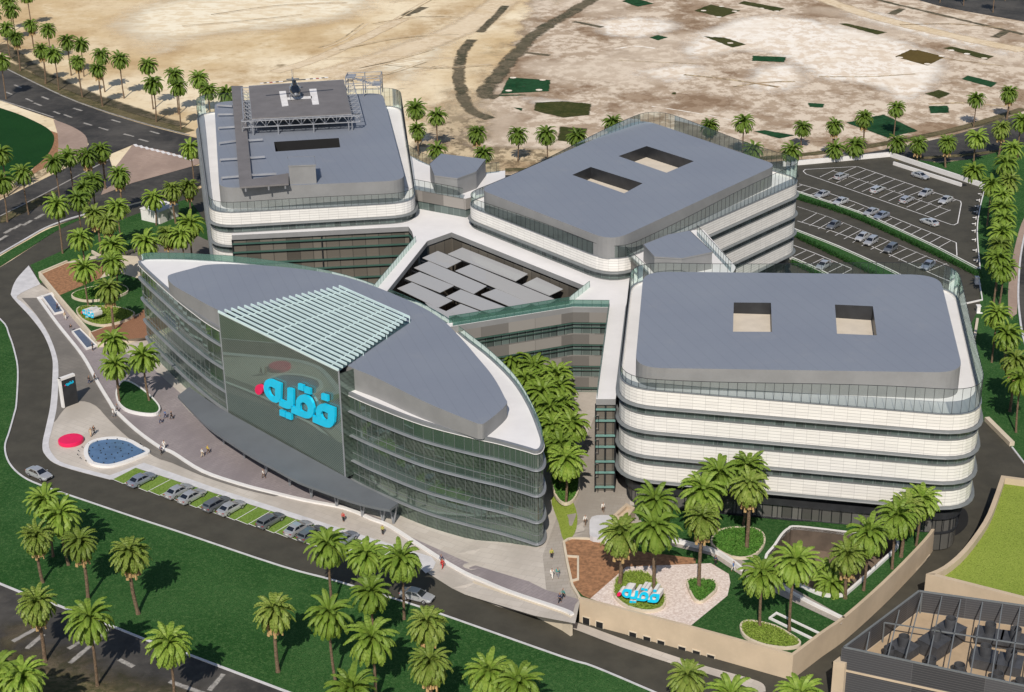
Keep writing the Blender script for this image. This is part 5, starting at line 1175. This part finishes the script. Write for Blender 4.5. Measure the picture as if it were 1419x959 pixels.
def ordinal(i, n):
    if n == 1: return "the only one"
    if i == 0: return "leftmost"
    if i == n - 1: return "rightmost"
    return ORD[i] + " from the left" if i < len(ORD) else f"{i + 1}th from the left"
def palms(items, place, group, z0=0.14, far=False, h=10.0, sc=1.0, order="x"):
    # items: crown centre in the photograph (x, y, kind[, base or height])
    items = sorted(items, key=lambda t: t[0] if order == "x" else t[1])
    for i, it in enumerate(items):
        x, y, k = it[:3]; hh = h * rnd.uniform(.95, 1.06); zz = z0
        if len(it) > 3 and not isinstance(it[3], tuple): hh = it[3]
        elif len(it) > 3:
            bx, by = it[3]; bp = P2(bx, by, z0); lo, hi = 2.0, 30.0
            for _ in range(40):
                m_ = (lo + hi) / 2; q = Vector((bp.x, bp.y, z0 + m_ - CAM_Z)); w_ = (-q.y * math.sin(PITCH) - q.z * math.cos(PITCH)) / (q.y * math.cos(PITCH) - q.z * math.sin(PITCH))
                if CY + F_PX * w_ > y: lo = m_
                else: hi = m_
            hh = min(max(m_, 5.5), 14)
        bp = P2(x, y, z0 + hh)
        dn = k == 'D'; n = len(items)
        pos = ordinal(i, n) if order == "x" else ("rearmost" if i == 0 else "nearest" if i == n - 1 else ORD[i] + " from the back" if i < 20 else f"{i + 1}th from the back")
        lab = ("fruiting date palm, " if dn else "feathery green palm, ") + pos + " " + place
        t = thing("palm_tree", lab, "palm tree", (bp.x, bp.y, zz - .05), rnd.uniform(0, 6.28), group)
        s = sc * rnd.uniform(.92, 1.08) * (.98 if dn else 1.0)
        obj("trunk", rnd.choice(TRUNK), t, (0, 0, 0), (s * (1.0 if dn else .75), s * (1.0 if dn else .75), (hh + .1) / 10)); t.rotation_euler.x = rnd.uniform(-.022, .022); t.rotation_euler.y = rnd.uniform(-.022, .022)
        obj("crown", rnd.choice(CROWN["dense" if dn else "light", "far" if far else "near"]), t, (0, 0, hh + .15), (s * 1.03, s * 1.03, s * rnd.uniform(1.12, 1.26)), (rnd.uniform(-.08, .08), rnd.uniform(-.08, .08), rnd.uniform(0, 6.28)))
        if dn:
            a0 = rnd.uniform(0, 6)
            for q in range(5):
                a = a0 + q * 1.257; obj("fruit_cluster", FRUIT, t, (.75 * math.cos(a) * s, .75 * math.sin(a) * s, hh - 1.15 * s), (1.75 * s,) * 3, (0, 0, a))
palms([(62, 694, 'L'), (85, 715, 'L', (76, 783)), (49.5, 745, 'D', (58.5, 807)), (111, 754, 'D', (120, 830.6)), (181, 767.6, 'D', (189.7, 850.6)), (50, 838, 'D', (62, 916)), (122, 860, 'L', (140.7, 950)), (231, 894, 'L'), (33, 941, 'L'), (-3, 930, 'L')],
      "on and below the lawn at lower left", "palms at lower left", h=9.9)
palms([(378, 849, 'D', (388, 931)), (454.6, 758, 'L'), (507, 770, 'L'), (556, 777, 'L', (554, 858)), (458.7, 854, 'L', (463.7, 947)), (515, 823, 'L'), (516, 886, 'L'), (592, 867, 'D'), (597, 921, 'D'), (674, 934, 'L'), (721, 948, 'L'), (485, 960, 'L')],
      "on the front lawn", "palms on the front lawn", h=9.9)
palms([(951, 940, 'D'), (1013, 966, 'L'), (1108, 966, 'L')], "at the bottom edge below the garden wall", "palms at the bottom edge", h=7)
palms([(860, 742, 'D', (861.8, 810)), (909, 697, 'L', (902, 807)), (909, 734, 'L', (917, 826)), (972, 722, 'D', (967.6, 812.7)), (1039, 675, 'D', (1035.5, 759)), (997, 658, 'L'), (974, 682, 'L'), (1034, 651, 'L'), (1057, 797, 'L', (1052, 867.7)), (1100, 781, 'L', (1085, 873))],
      "in the front right garden", "palms in the front right garden", ZG + .3, h=9.6, sc=1.08)
palms([(1203.5, 742, 'L', (1205, 818)), (1176, 772, 'D', (1171, 829)), (1255, 706, 'D', (1247.5, 771.5)), (1276, 694, 'L', (1262.6, 756)), (1243, 718, 'L', (1230.5, 788))], "between the sunken court and the garden wall", "palms by the sunken court", ZG, h=9.5)
palms([(1147, 793, 'L'), (1153, 811, 'L')], "growing inside the sunken court", "palms in the sunken court", .2, h=4.5, sc=.85)
palms([(710, 503, 'L'), (740, 511, 'L'), (729, 529, 'L'), (771, 523, 'L'), (753, 547, 'L'), (776, 541, 'L'), (763, 571, 'L'), (779, 565, 'L'), (765, 593, 'L'), (776, 620, 'L'), (783, 640, 'L'), (793, 590, 'L')], "between the glass building and striped block", "palms in the side court", 2.0, h=8.5, sc=1.05)
palms([(116, 374, 'L'), (156, 365, 'L'), (150, 402, 'D')], "in the raised left garden", "palms in the raised left garden", zb_, h=8.5)
palms([(156.5, 474, 'L'), (159.6, 508, 'L', (173, 557)), (200, 496, 'L', (203, 556))], "on the white rimmed island by the canopy", "palms on the plaza island", .5, h=9.5)
palms([(31.7, 241, 'L', (32.5, 297)), (76, 226, 'L'), (95, 218, 'L'), (119.5, 217, 'D'), (139.5, 209, 'D'), (164, 244, 'D'), (128, 251, 'L'), (116, 262, 'D'), (108, 277, 'L'), (2, 214, 'L'), (2, 252, 'L')], "along the old road at the left", "palms along the old road", .12, True, 10.5)
palms([(78, 286, 'L', (86, 351)), (133, 298, 'D'), (148, 309, 'D'), (163, 288, 'L'), (112, 331, 'L'), (156.5, 343, 'L'), (212.5, 276, 'L', (216.5, 312)), (239, 264, 'D', (241, 310)), (260, 260, 'D', (261, 302)), (202, 337, 'L'), (232.6, 327, 'D'), (251, 329, 'L'), (262, 312, 'L'), (264, 207, 'L')],
      "on the lawn around the white kiosk", "palms around the white kiosk", .14, False, 10)
palms([(16, 15, 'L'), (8.5, 40, 'L'), (22, 53, 'D', (29, 98)), (43, 35, 'D'), (66.6, 42, 'L'), (57, 70, 'D', (66, 116)), (75, 76, 'L', (81, 125)), (93, 58, 'L'), (111, 62, 'L'), (108, 86, 'D', (112, 135)), (139.5, 78, 'L'), (136, 96, 'D', (141, 147)), (166, 83.5, 'L', (166, 136)), (206, 91, 'L', (212, 151)), (211, 117, 'L', (222, 169)), (242, 105, 'L', (241, 158)), (245, 121, 'L', (256, 179)), (275, 110, 'L'), (290, 126, 'L'), (315, 131, 'L'), (1, 85, 'L', (11, 137)), (12, 3, 'L'), (-8, 20, 'L'), (38, -6, 'L')],
      "in the double row beside the sand", "palms in the row beside the sand", .1, True, 10.5)
palms([(577.7, 152, 'L', (578, 206)), (606, 162, 'L', (612, 206)), (578.7, 181, 'D', (577, 216)), (660, 186, 'D'), (604, 209, 'L'), (669, 214, 'L'), (717, 188, 'L', (712, 224)), (758, 187, 'L'), (800, 190, 'L'), (848, 172, 'L')], "behind the two back blocks", "palms behind the back blocks", .1, True, 10, .95)
palms([(984, 176, 'D'), (1031, 171, 'L'), (1112, 178, 'L', (1107, 205)), (1097, 210, 'L'), (1043, 209, 'L'), (1157, 175, 'D'), (1198, 164, 'D'), (1241.7, 151, 'L', (1234, 188)), (1157, 207, 'L', 3.4), (1185, 203, 'L', 3.6), (1243, 199, 'L', 3.6), (1272.7, 200, 'D', 4.6), (1313.6, 199, 'D', (1308, 232)), (1353, 138, 'L', (1351, 176)), (1399, 130, 'D', (1395, 165))], "behind the upper car park", "palms behind the car park", .1, True, 9.5, .95)
palms([(1353, 192, 'L', (1346, 226)), (1388, 179, 'D', (1382, 217)), (1416, 169, 'L'), (1405, 208, 'L'), (1395, 229, 'L'), (1350, 238, 'L', 2.6), (1374, 258, 'L'), (1397, 254, 'D'), (1388, 273, 'L'), (1390, 290, 'L'), (1390, 306, 'L'), (1388, 324, 'L'), (1387, 343, 'D'), (1384, 360, 'L', (1379, 419)), (1391, 373, 'L', (1381, 421)), (1382, 437, 'L'), (1397, 466, 'L', (1390, 512)), (1408, 502, 'D', (1401, 570)), (1417, 528, 'L')], "in the column along the right edge", "palms along the right edge", .14, False, 9.5, 1.0, "y")
palms([(1306, -34, 'L'), (1339, -30, 'L'), (1380, -20, 'L'), (1397, -36, 'L'), (1414, -38, 'L')], "beyond the far road at the top right", "palms beyond the far road", .1, True, 10)

# ================================================================ cars
def car_kind(paint, estate):
    # returns list of (part name, mesh, material list, [sub parts])
    L = 4.75; parts = []
    b = MB(); st = [(-2.37, .55, .34, .62, .74), (-2.3, .80, .26, .60, .93), (-1.9, .88, .22, .62, 1.0), (-.9, .91, .2, .62, .98), (.6, .91, .2, .62, .96), (1.1, .90, .2, .6, .92), (1.9, .87, .22, .56, .80), (2.25, .78, .27, .52, .68), (2.37, .58, .34, .48, .60)]
    rings = []
    for x, w, z0, z1, z2 in st:
        rings.append([(x, -w * .86, z0), (x, -w, z0 + .14), (x, -w, z1), (x, -w * .9, z2), (x, -w * .45, z2 + .03), (x, w * .45, z2 + .03), (x, w * .9, z2), (x, w, z1), (x, w, z0 + .14), (x, w * .86, z0)])
    b.loft(rings)
    zr_ = 1.43 if not estate else 1.47
    cab = [(-1.95 if not estate else -2.2, .76, .95), (-1.15 if not estate else -1.95, .62, zr_ - .04), (-.6, .62, zr_), (.2, .62, zr_ - .03), (1.15, .76, .90)]
    top = [(cab[1][0], .60, cab[1][2]), (-.55, .62, zr_), (.15, .60, zr_ - .03)]
    def cq(i, s): x, w, z = cab[i]; return Vector((x, s * w, z))
    # roof and pillars in body colour
    b.face([cq(1, -1), cq(2, -1), cq(2, 1), cq(1, 1)]); b.face([cq(2, -1), cq(3, -1), cq(3, 1), cq(2, 1)])
    b.face([cq(0, -1), cq(1, -1), cq(1, 1), cq(0, 1)]); b.face([cq(3, -1), cq(4, -1), cq(4, 1), cq(3, 1)])
    for s in (-1, 1):
        b.face([cq(0, s), Vector((cab[1][0], s * .79, .95)), cq(1, s)]); b.face([Vector((cab[1][0], s * .79, .95)), Vector((.2, s * .79, .94)), cq(3, s), cq(2, s), cq(1, s)]); b.face([Vector((.2, s * .79, .94)), cq(4, s), cq(3, s)])
        b.box((-.95 + 1.9 * 0 + .02, s * .925, .56), (.0, .0, .0)) if False else None
    parts.append(("body", b, [paint], []))
    g = lambda pts, ofs: [p + ofs for p in pts]
    b = MB(); f = lambda i, s, t, i2: cq(i, s).lerp(cq(i2, s), t)
    b.face(g([f(3, -.88, .1, 4), f(3, -.92, .92, 4), f(3, .92, .92, 4), f(3, .88, .1, 4)], Vector((.012, 0, .012)))); parts.append(("windscreen", b, ["car_glass"], []))
    b = MB(); b.face(g([f(1, -.86, .12, 0), f(1, .86, .12, 0), f(1, .88, .82, 0), f(1, -.88, .82, 0)], Vector((-.012, 0, .012)))); parts.append(("rear_window", b, ["car_glass"], []))
    for s in (-1, 1):
        b = MB(); o = Vector((0, s * .012, 0)); xr = cab[1][0]
        A, B_, C_, D_ = Vector((xr - .35, s * .78, .97)), Vector((.85, s * .78, .96)), Vector((.12, s * .645, zr_ - .1)), Vector((xr + .1, s * .645, zr_ - .1))
        m0, m1 = A.lerp(B_, .5), D_.lerp(C_, .5); e = Vector((.04, 0, 0))
        b.face(g([A, m0 - e, m1 - e, D_], o)); b.face(g([m0 + e, B_, C_, m1 + e], o)); parts.append(("side_window", b, ["car_glass"], []))
        b = MB(); b.box((.78, s * .98, .98), (.14, .2, .13)); parts.append(("mirror", b, [paint], []))
        b = MB(); b.box((2.19, s * .56, .62), (.26, .36, .12)); parts.append(("headlight", b, ["lamp_clear"], []))
        b = MB(); b.box((-2.27, s * .6, .80), (.16, .34, .14)); parts.append(("tail_light", b, ["lamp_red"], []))
        for x in (-1.38, 1.42):
            b = MB(); b.bar((x, s * .74, .33), (x, s * .93, .33), .33, 18); r_ = MB(); r_.bar((x, s * .92, .33), (x, s * .945, .33), .22, 14)
            for k in range(5): a = k * 1.2566; r_.bar((x, s * .95, .33), (x + .2 * math.cos(a), s * .95, .33 + .2 * math.sin(a)), .03)
            parts.append(("tyre", b, ["rubber"], [("rim", r_, ["rim"])]))
    b = MB(); b.box((2.335, 0, .46), (.1, .82, .22)); parts.append(("grille", b, ["dark_metal"], []))
    b = MB(); b.box((-2.36, 0, .60), (.05, .5, .11)); parts.append(("number_plate", b, ["marking_white"], []))
    def mk(nm, bb, ms): me = bb.mesh(nm); [me.materials.append(MATS[q]) for q in ms]; return me
    return [(n, mk(n, b_, m_), [(n2, mk(n2, b2, m2)) for n2, b2, m2 in sub]) for n, b_, m_, sub in parts]
CK = {}
def car(px, py, head, paint, estate, label, group, z=.14):
    k = (paint, estate)
    if k not in CK: CK[k] = car_kind(*k)
    p = P2(px, py, z + .7); t = thing("parked_car" if group else "car", label, "car", (p.x, p.y, z), head, group); t.scale = (1.07,) * 3
    for n, me, sub in CK[k]:
        o = obj(n, me, t)
        for n2, m2 in sub: obj(n2, m2, o)
hb = math.atan2(dv.y, dv.x)
for x, y, pt, es, l in ((196, 663.5, "paint_bluegrey", 0, "grey saloon in the green bay nearest the fountain"), (247.7, 679.5, "paint_silver", 0, "silver saloon, left of the first close pair in the green bays"), (266, 686.6, "paint_silver", 0, "silver saloon, right of the first close pair in the green bays"),
        (300, 697, "paint_grey", 1, "dark grey estate beside a silver saloon, third car group in the green bays"), (320.4, 702.6, "paint_silver", 0, "silver saloon right of a dark grey estate in the green bays"), (374.8, 720, "paint_grey", 1, "dark grey estate standing alone between empty green bays"),
        (413, 731, "paint_silver", 0, "silver saloon left of a dark estate near the road palms"), (431.5, 738, "paint_grey", 1, "dark grey estate right of a silver saloon near the road palms"), (477, 746, "paint_bluegrey", 0, "grey saloon half hidden behind a palm in the last used green bay")):
    car(x, y, hb, pt, es, l, "cars in the green paved bays", .2)
def hd(a, b): d = P2(*b) - P2(*a); return math.atan2(d.y, d.x)
car(54, 655.5, hd((41, 660), (57.5, 667)), "paint_silver", 0, "silver saloon driving round the bend of the loop road at left", None)
car(578, 824.5, hd((563.8, 832.3), (587.5, 838)), "paint_silver", 0, "silver saloon driving on the front road among the palms", None)
u1 = hd((1168, 240), (1187, 231.5)); u2 = hd((1112, 257), (1096, 263)) + math.pi; u3 = hd((1110, 309), (1132, 296))
G = "cars in the upper car park"
car(1166, 243.6, u1, "paint_silver", 1, "silver estate near the pointed end of the upper double row", G); car(1216, 262, u1, "paint_white", 1, "white hatchback in the front half of the upper double row, middle", G)
car(1256.8, 276, u1, "paint_silver", 1, "silver estate in the front half of the upper double row, right", G); car(1282.6, 266.8, u1 + math.pi, "paint_silver", 0, "silver saloon in the back half of the upper double row, left of two", G)
car(1310.5, 276.8, u1 + math.pi, "paint_white", 0, "white saloon in the back half of the upper double row, right of two", G)
car(1275.4, 243, hd((1238, 229), (1332, 259)), "paint_silver", 0, "silver saloon driving beside the white ramp wall", G); car(1288, 307, hd((1322, 318), (1250, 290)), "paint_white", 0, "white saloon driving along the aisle of the upper car park", G)
car(1139, 269, u2 + math.pi, "paint_silver", 0, "silver saloon nearest the striped block in the row by the first hedge", G); car(1165, 278.7, u2 + math.pi, "paint_white", 0, "second white saloon from the striped block in the row by the first hedge", G)
car(1207, 293.5, u2 + math.pi, "paint_silver", 0, "silver saloon touching a blue grey one in the row by the first hedge", G); car(1221.4, 298.3, u2 + math.pi, "paint_bluegrey", 0, "blue grey saloon in the row by the first hedge", G)
G = "cars in the middle and lower car parks"
car(1155, 311.4, u3 + math.pi, "paint_grey", 0, "dark grey saloon left of the others in the middle car park", G); car(1195, 327.7, u3 + math.pi, "paint_white", 0, "white saloon, left of the close pair in the middle car park", G); car(1207, 333.6, u3 + math.pi, "paint_silver", 1, "silver estate, right of the close pair in the middle car park", G)
car(1234, 343.7, u3 + math.pi, "paint_grey", 1, "dark grey estate right of the close pair in the middle car park", G); car(1286, 367, u3 + math.pi, "paint_bluegrey", 0, "grey car seen through the glass rail in the middle car park", G)
car(1141, 367, u3 + math.pi, "paint_silver", 0, "silver saloon in the lowest car park strip behind the striped block", G)

# ================================================================ people
def skin_mesh(name, verts, edges, mt, lv=1):
    me = bpy.data.meshes.new(name); me.from_pydata([v[:3] for v in verts], edges, []); o = bpy.data.objects.new(name, me); COL.objects.link(o)
    m = o.modifiers.new("Skin", 'SKIN'); me.skin_vertices[0].data
    for i, v in enumerate(verts):
        me.skin_vertices[0].data[i].radius = (v[3], v[4] if len(v) > 4 else v[3]); me.skin_vertices[0].data[i].use_root = i == 0
    m.use_smooth_shade = True; s = o.modifiers.new("Subdivision", 'SUBSURF'); s.levels = lv; s.render_levels = lv
    dg = bpy.context.evaluated_depsgraph_get(); res = bpy.data.meshes.new_from_object(o.evaluated_get(dg)); bpy.data.objects.remove(o); res.name = name
    res.materials.clear(); res.materials.append(MATS[mt]); return res
def figure(walk):
    s = .22 if walk else .05
    V, E_ = [], []
    def add(p, par=None):
        V.append(p); 
        if par is not None: E_.append((par, len(V) - 1))
        return len(V) - 1
    pel = add((0, 0, .95, .13, .10)); wa = add((0, 0, 1.12, .12, .09), pel); ch = add((.01, 0, 1.35, .15, .10), wa); nk = add((.02, 0, 1.50, .05), ch); h0 = add((.035, 0, 1.58, .075, .085), nk); h1 = add((.035, 0, 1.70, .085, .095), h0); add((.03, 0, 1.775, .045, .05), h1)
    add((.135, 0, 1.645, .016), h0)
    legs, arms = [], []
    for sd_ in (-1, 1):
        f = s * sd_
        hp_ = add((0, .09 * sd_, .88, .085), pel); kn = add((f * .7 + .03, .10 * sd_, .50, .06), hp_); an = add((f * 1.15 - (.05 if walk and f < 0 else 0), .10 * sd_, .09 + (.05 if walk and f < 0 else 0), .038), kn); add((f * 1.15 + .13, .115 * sd_, .04, .034), an)
        sh = add((.0, .19 * sd_, 1.42, .06), ch); el = add((-f * .6 - .03, .235 * sd_, 1.14, .042), sh); wr = add((-f * 1.0 + .06, .24 * sd_, .90, .028), el); pm = add((-f * 1.05 + .08, .24 * sd_, .83, .03, .02), wr)
        for k in range(4): k1 = add((-f * 1.05 + .06 + k * .017, (.24 + .0) * sd_, .765 - .006 * abs(k - 1.5), .0085), pm); add((-f * 1.05 + .07 + k * .017, .225 * sd_, .72, .0075), k1)
        add((-f * 1.05 + .125, .225 * sd_, .80, .0095), pm)
    body = skin_mesh("body", V, E_, "skin")
    V2, E2 = [], []
    def ad2(p, par=None):
        V2.append(p)
        if par is not None: E2.append((par, len(V2) - 1))
        return len(V2) - 1
    w0 = ad2((0, 0, .93, .155, .125)); w1 = ad2((0, 0, 1.13, .145, .115), w0); c1 = ad2((.01, 0, 1.37, .175, .125), w1); ad2((.018, 0, 1.475, .075), c1)
    for sd_ in (-1, 1):
        f = s * sd_; a = ad2((0, .2 * sd_, 1.425, .078), c1); e_ = ad2((-f * .6 - .03, .235 * sd_, 1.14, .06), a); ad2((-f * .95 + .05, .24 * sd_, .95, .046), e_)
    shirt = skin_mesh("shirt", V2, E2, "cloth_white")
    V2.clear(); E2.clear(); w0 = ad2((0, 0, .95, .15, .12))
    for sd_ in (-1, 1):
        f = s * sd_; a = ad2((0, .09 * sd_, .87, .105), w0); k_ = ad2((f * .7 + .03, .10 * sd_, .50, .078), a); ad2((f * 1.1 - (.05 if walk and f < 0 else 0), .10 * sd_, .14 + (.05 if walk and f < 0 else 0), .062), k_)
    tr = skin_mesh("trousers", V2, E2, "cloth_white")
    V2.clear(); E2.clear(); a = ad2((.0, 0, 1.66, .082, .092)); ad2((.02, 0, 1.765, .075, .085), a); hair = skin_mesh("hair", V2, E2, "hair")
    V2.clear(); E2.clear(); a = ad2((0, 0, 1.36, .17, .125)); c2 = ad2((0, 0, 1.0, .19, .15), a); d2 = ad2((0, 0, .55, .21, .17), c2); ad2((0, 0, .1, .24, .19), d2); ad2((.018, 0, 1.47, .07), a); robe = skin_mesh("robe", V2, E2, "cloth_white")
    return body, shirt, tr, hair, robe
FIG = [figure(False), figure(True)]
CL = {}
def cloth(me, m):
    if (me.name, m) not in CL: q = me.copy(); q.materials.clear(); q.materials.append(MATS[m]); CL[me.name, m] = q
    return CL[me.name, m]
def person(px, py, walk, head, shirt, trous, label, z=None, robe=False):
    b0 = P2(px, py, .2); zz = z if z is not None else plaza_z(b0.x) + .03
    p = P2(px, py, zz); body, s_, t_, h_, r_ = FIG[walk]
    o = obj("person", body, None, (p.x, p.y, zz), (1, 1, 1), (0, 0, R(head))); tag(o, label, "person", "people on the plaza")
    if robe: obj("robe", cloth(r_, shirt), o)
    else: obj("shirt", cloth(s_, shirt), o); obj("trousers", cloth(t_, trous), o)
    obj("hair", h_, o)
for a in ((80, 430, 1, -60, "cloth_navy", "cloth_black", "person in dark blue clothes beside the upper water basin"), (90.5, 443, 1, -60, "cloth_beige", "cloth_white", "person in a beige top walking between the two water basins"), (99, 460, 0, 120, "cloth_black", "cloth_grey", "person in black standing at the top end of the lower water basin"),
          (129, 486, 0, 200, "cloth_black", "cloth_black", "person in black standing at the bottom end of the lower water basin"), (124, 532, 1, 30, "cloth_black", "cloth_navy", "person in black on the lower side of the white wall near the totem"), (132, 529, 1, 30, "cloth_black", "cloth_black", "person in black on the white wall line near the totem"),
          (130.8, 602, 1, 70, "cloth_black", "cloth_black", "person in black walking beside one in a cream robe near the fountain"), (157.5, 578.5, 1, -20, "cloth_white", "cloth_grey", "person in white top and grey trousers below the palm island"), (162.4, 571.5, 1, -30, "cloth_grey", "cloth_black", "person in grey top right by the rim of the palm island"),
          (223, 587, 1, 190, "cloth_grey", "cloth_navy", "leftmost of three people right of the palm island, in grey and navy"), (229.4, 580, 1, 10, "cloth_blue", "cloth_navy", "middle of three people right of the palm island, in a blue top"), (238, 581.5, 1, 0, "cloth_black", "cloth_black", "rightmost of three people right of the palm island, in black"),
          (228, 622.5, 1, 60, "cloth_white", "cloth_white", "person in white just above the white wall near the fountain tip"), (224, 630, 1, 60, "cloth_navy", "cloth_black", "person in navy just below the white wall near the fountain tip"), (280.7, 633.5, 1, 20, "cloth_white", "cloth_beige", "person in white shirt and beige trousers beside one in yellow"),
          (288.5, 629, 1, 20, "cloth_yellow", "cloth_brown", "person in a yellow top walking in front of the canopy"), (365.5, 663, 1, 160, "cloth_white", "cloth_brown", "person in white alone in front of the canopy"), (476, 723, 0, 250, "cloth_red", "cloth_black", "person in a red top above the last green bays"), (530.4, 741, 0, 260, "cloth_lime", "cloth_black", "person in a lime top beside the end of the canopy"),
          (612, 782, 1, 230, "cloth_navy", "cloth_black", "person in navy walking beside one in red by the white wall"), (613.5, 788, 1, 230, "cloth_red", "cloth_red", "person dressed all in red by the white wall"), (764.4, 774, 0, 270, "cloth_lime", "cloth_black", "person in a lime top near the rounded tip of the glass building"),
          (765, 802, 1, 80, "cloth_white", "cloth_white", "person in white next to one in teal by the soil bed"), (773, 801, 1, 80, "cloth_teal", "cloth_grey", "person in teal next to one in white by the soil bed"), (775.7, 836, 1, 200, "cloth_navy", "cloth_black", "person in navy near the end of the white plaza wall"), (780.5, 830, 1, 200, "cloth_teal", "cloth_black", "person in teal near the end of the white plaza wall")): person(*a)
person(126.4, 605, 1, 70, "cloth_beige", "cloth_beige", "person in a long cream robe near the fountain", None, True)
person(811, 727.5, 1, 250, "cloth_white", "cloth_brown", "person in white left of the pale platform"); person(835.7, 710, 1, 270, "cloth_white", "cloth_brown", "person in white shirt and brown trousers above the pale platform", ZG + .06)
person(991.5, 783, 1, 20, "cloth_navy", "cloth_black", "person in navy on the garden path under the palms", ZG + .1); person(1016, 792, 1, -40, "cloth_blue", "cloth_white", "person in a blue top and white trousers on the garden path", ZG + .1)

# ================================================================ helicopter
n0, t1 = P(413.5, 140, ZH + 1.6), P(401.5, 95, ZH + 2.6); hdv = Vector((n0.x - t1.x, n0.y - t1.y)); ha = math.atan2(hdv.y, hdv.x); hc = P2(409, 128, ZH + 1.2)
HE = thing("helicopter", "dark helicopter with striped rotor parked on the rooftop helipad", "helicopter", (hc.x, hc.y, ZH), ha); HE.scale = (1.12,) * 3
def hb_(name, b, m, par=None): return b.build_local(name, m, par or HE)
b = MB(); rings = []
for x, w_, h_, z in ((3.1, .08, .08, 1.25), (2.8, .5, .42, 1.28), (2.2, .85, .75, 1.42), (1.2, 1.05, 1.0, 1.62), (0, 1.1, 1.12, 1.72), (-1.2, 1.0, 1.0, 1.8), (-2.2, .62, .62, 2.0), (-3.0, .34, .36, 2.15), (-6.6, .17, .2, 2.45), (-6.8, .05, .06, 2.45)):
    rings.append([(x, w_ * math.cos(2 * math.pi * k / 14), z + h_ * math.sin(2 * math.pi * k / 14)) for k in range(14)])
b.loft(rings); hb_("fuselage", b, "paint_grey")
b = MB(); rings = []
for x, w_, h_, z in ((2.86, .42, .34, 1.45), (2.3, .82, .62, 1.62), (1.5, 1.02, .86, 1.78), (.9, 1.07, .98, 1.80)): rings.append([(x, w_ * 1.02 * math.cos(math.pi * k / 10), z + h_ * 1.02 * math.sin(math.pi * k / 10)) for k in range(11)])
for r0, r1 in zip(rings, rings[1:]):
    for k in range(10): b.face([r0[k], r0[k + 1], r1[k + 1], r1[k]], smooth=True)
hb_("canopy_glass", b, "car_glass")
b = MB(); b.box((-.5, 0, 2.85), (2.2, .8, .5)); b.bar((-.2, 0, 2.9), (-.2, 0, 3.5), .12, 8); hb_("rotor_mast", b, "dark_metal")
ra = math.atan2(*(lambda d: (d.y, d.x))(P2(452.7, 104.4, ZH + 3.5) - P2(364, 112, ZH + 3.5))) - ha
rot = MB(); rot.bar((-.2, 0, 3.42), (-.2, 0, 3.56), .3, 10); ro = hb_("rotor_hub", rot, "dark_metal")
for s in (0, math.pi):
    b = MB(); d = Vector((math.cos(ra + s), math.sin(ra + s), 0)); e_ = Vector((-d.y, d.x, 0)) * .27; o = Vector((-.2, 0, 3.5)); seg = [0, 2.2, 3.0, 3.6, 4.2, 4.8, 5.3, 5.9, 6.6]
    for i in range(8):
        a, c_ = o + d * seg[i] * 1.05, o + d * seg[i + 1] * 1.05; mi = (1, 0, 1, 0, 2, 0, 1, 0)[i]; u = Vector((0, 0, .03))
        b.face([a - e_ + u, a + e_ + u, c_ + e_ + u, c_ - e_ + u], mi=mi); b.face([a + e_ - u, a - e_ - u, c_ - e_ - u, c_ + e_ - u], mi=mi); b.face([a - e_ - u, a - e_ + u, c_ - e_ + u, c_ - e_ - u], mi=mi); b.face([a + e_ + u, a + e_ - u, c_ + e_ - u, c_ + e_ + u], mi=mi)
    hb_("rotor_blade", b, ["marking_white", "dark_metal", "lamp_red"], ro)
b = MB(); b.face([(-6.2, .04, 2.4), (-6.9, .04, 2.4), (-7.5, .04, 3.9), (-7.0, .04, 3.9)]); b.face([(-6.2, -.04, 2.4), (-6.9, -.04, 2.4), (-7.5, -.04, 3.9), (-7.0, -.04, 3.9)][::-1]); b.face([(-6.2, .04, 2.4), (-6.2, -.04, 2.4), (-7.0, -.04, 3.9), (-7.0, .04, 3.9)]); b.face([(-6.9, -.04, 2.4), (-6.9, .04, 2.4), (-7.5, .04, 3.9), (-7.5, -.04, 3.9)]); hb_("tail_fin", b, "paint_dark")
b = MB(); b.box((-5.5, 0, 2.45), (.6, 2.6, .08)); hb_("tailplane", b, "paint_dark")
b = MB(); b.bar((-7.1, .2, 3.2), (-7.1, .26, 3.2), .1, 8); b.box((-7.1, .26, 3.2), (.12, .04, 1.7)); hb_("tail_rotor", b, "dark_metal")
for s in (-1, 1):
    b = MB(); b.bar((2.0, s * 1.1, .12), (-2.0, s * 1.1, .12), .07, 8); b.bar((2.0, s * 1.1, .12), (2.5, s * 1.1, .35), .06, 8)
    for x in (1.0, -1.0): b.bar((x, s * 1.1, .12), (x, s * .6, 1.0), .05, 6)
    hb_("skid", b, "steel_grey")
    b = MB(); b.box((-.1, s * 1.06, 1.75), (.9, .12, .9)); hb_("side_door", b, "paint_bluegrey")
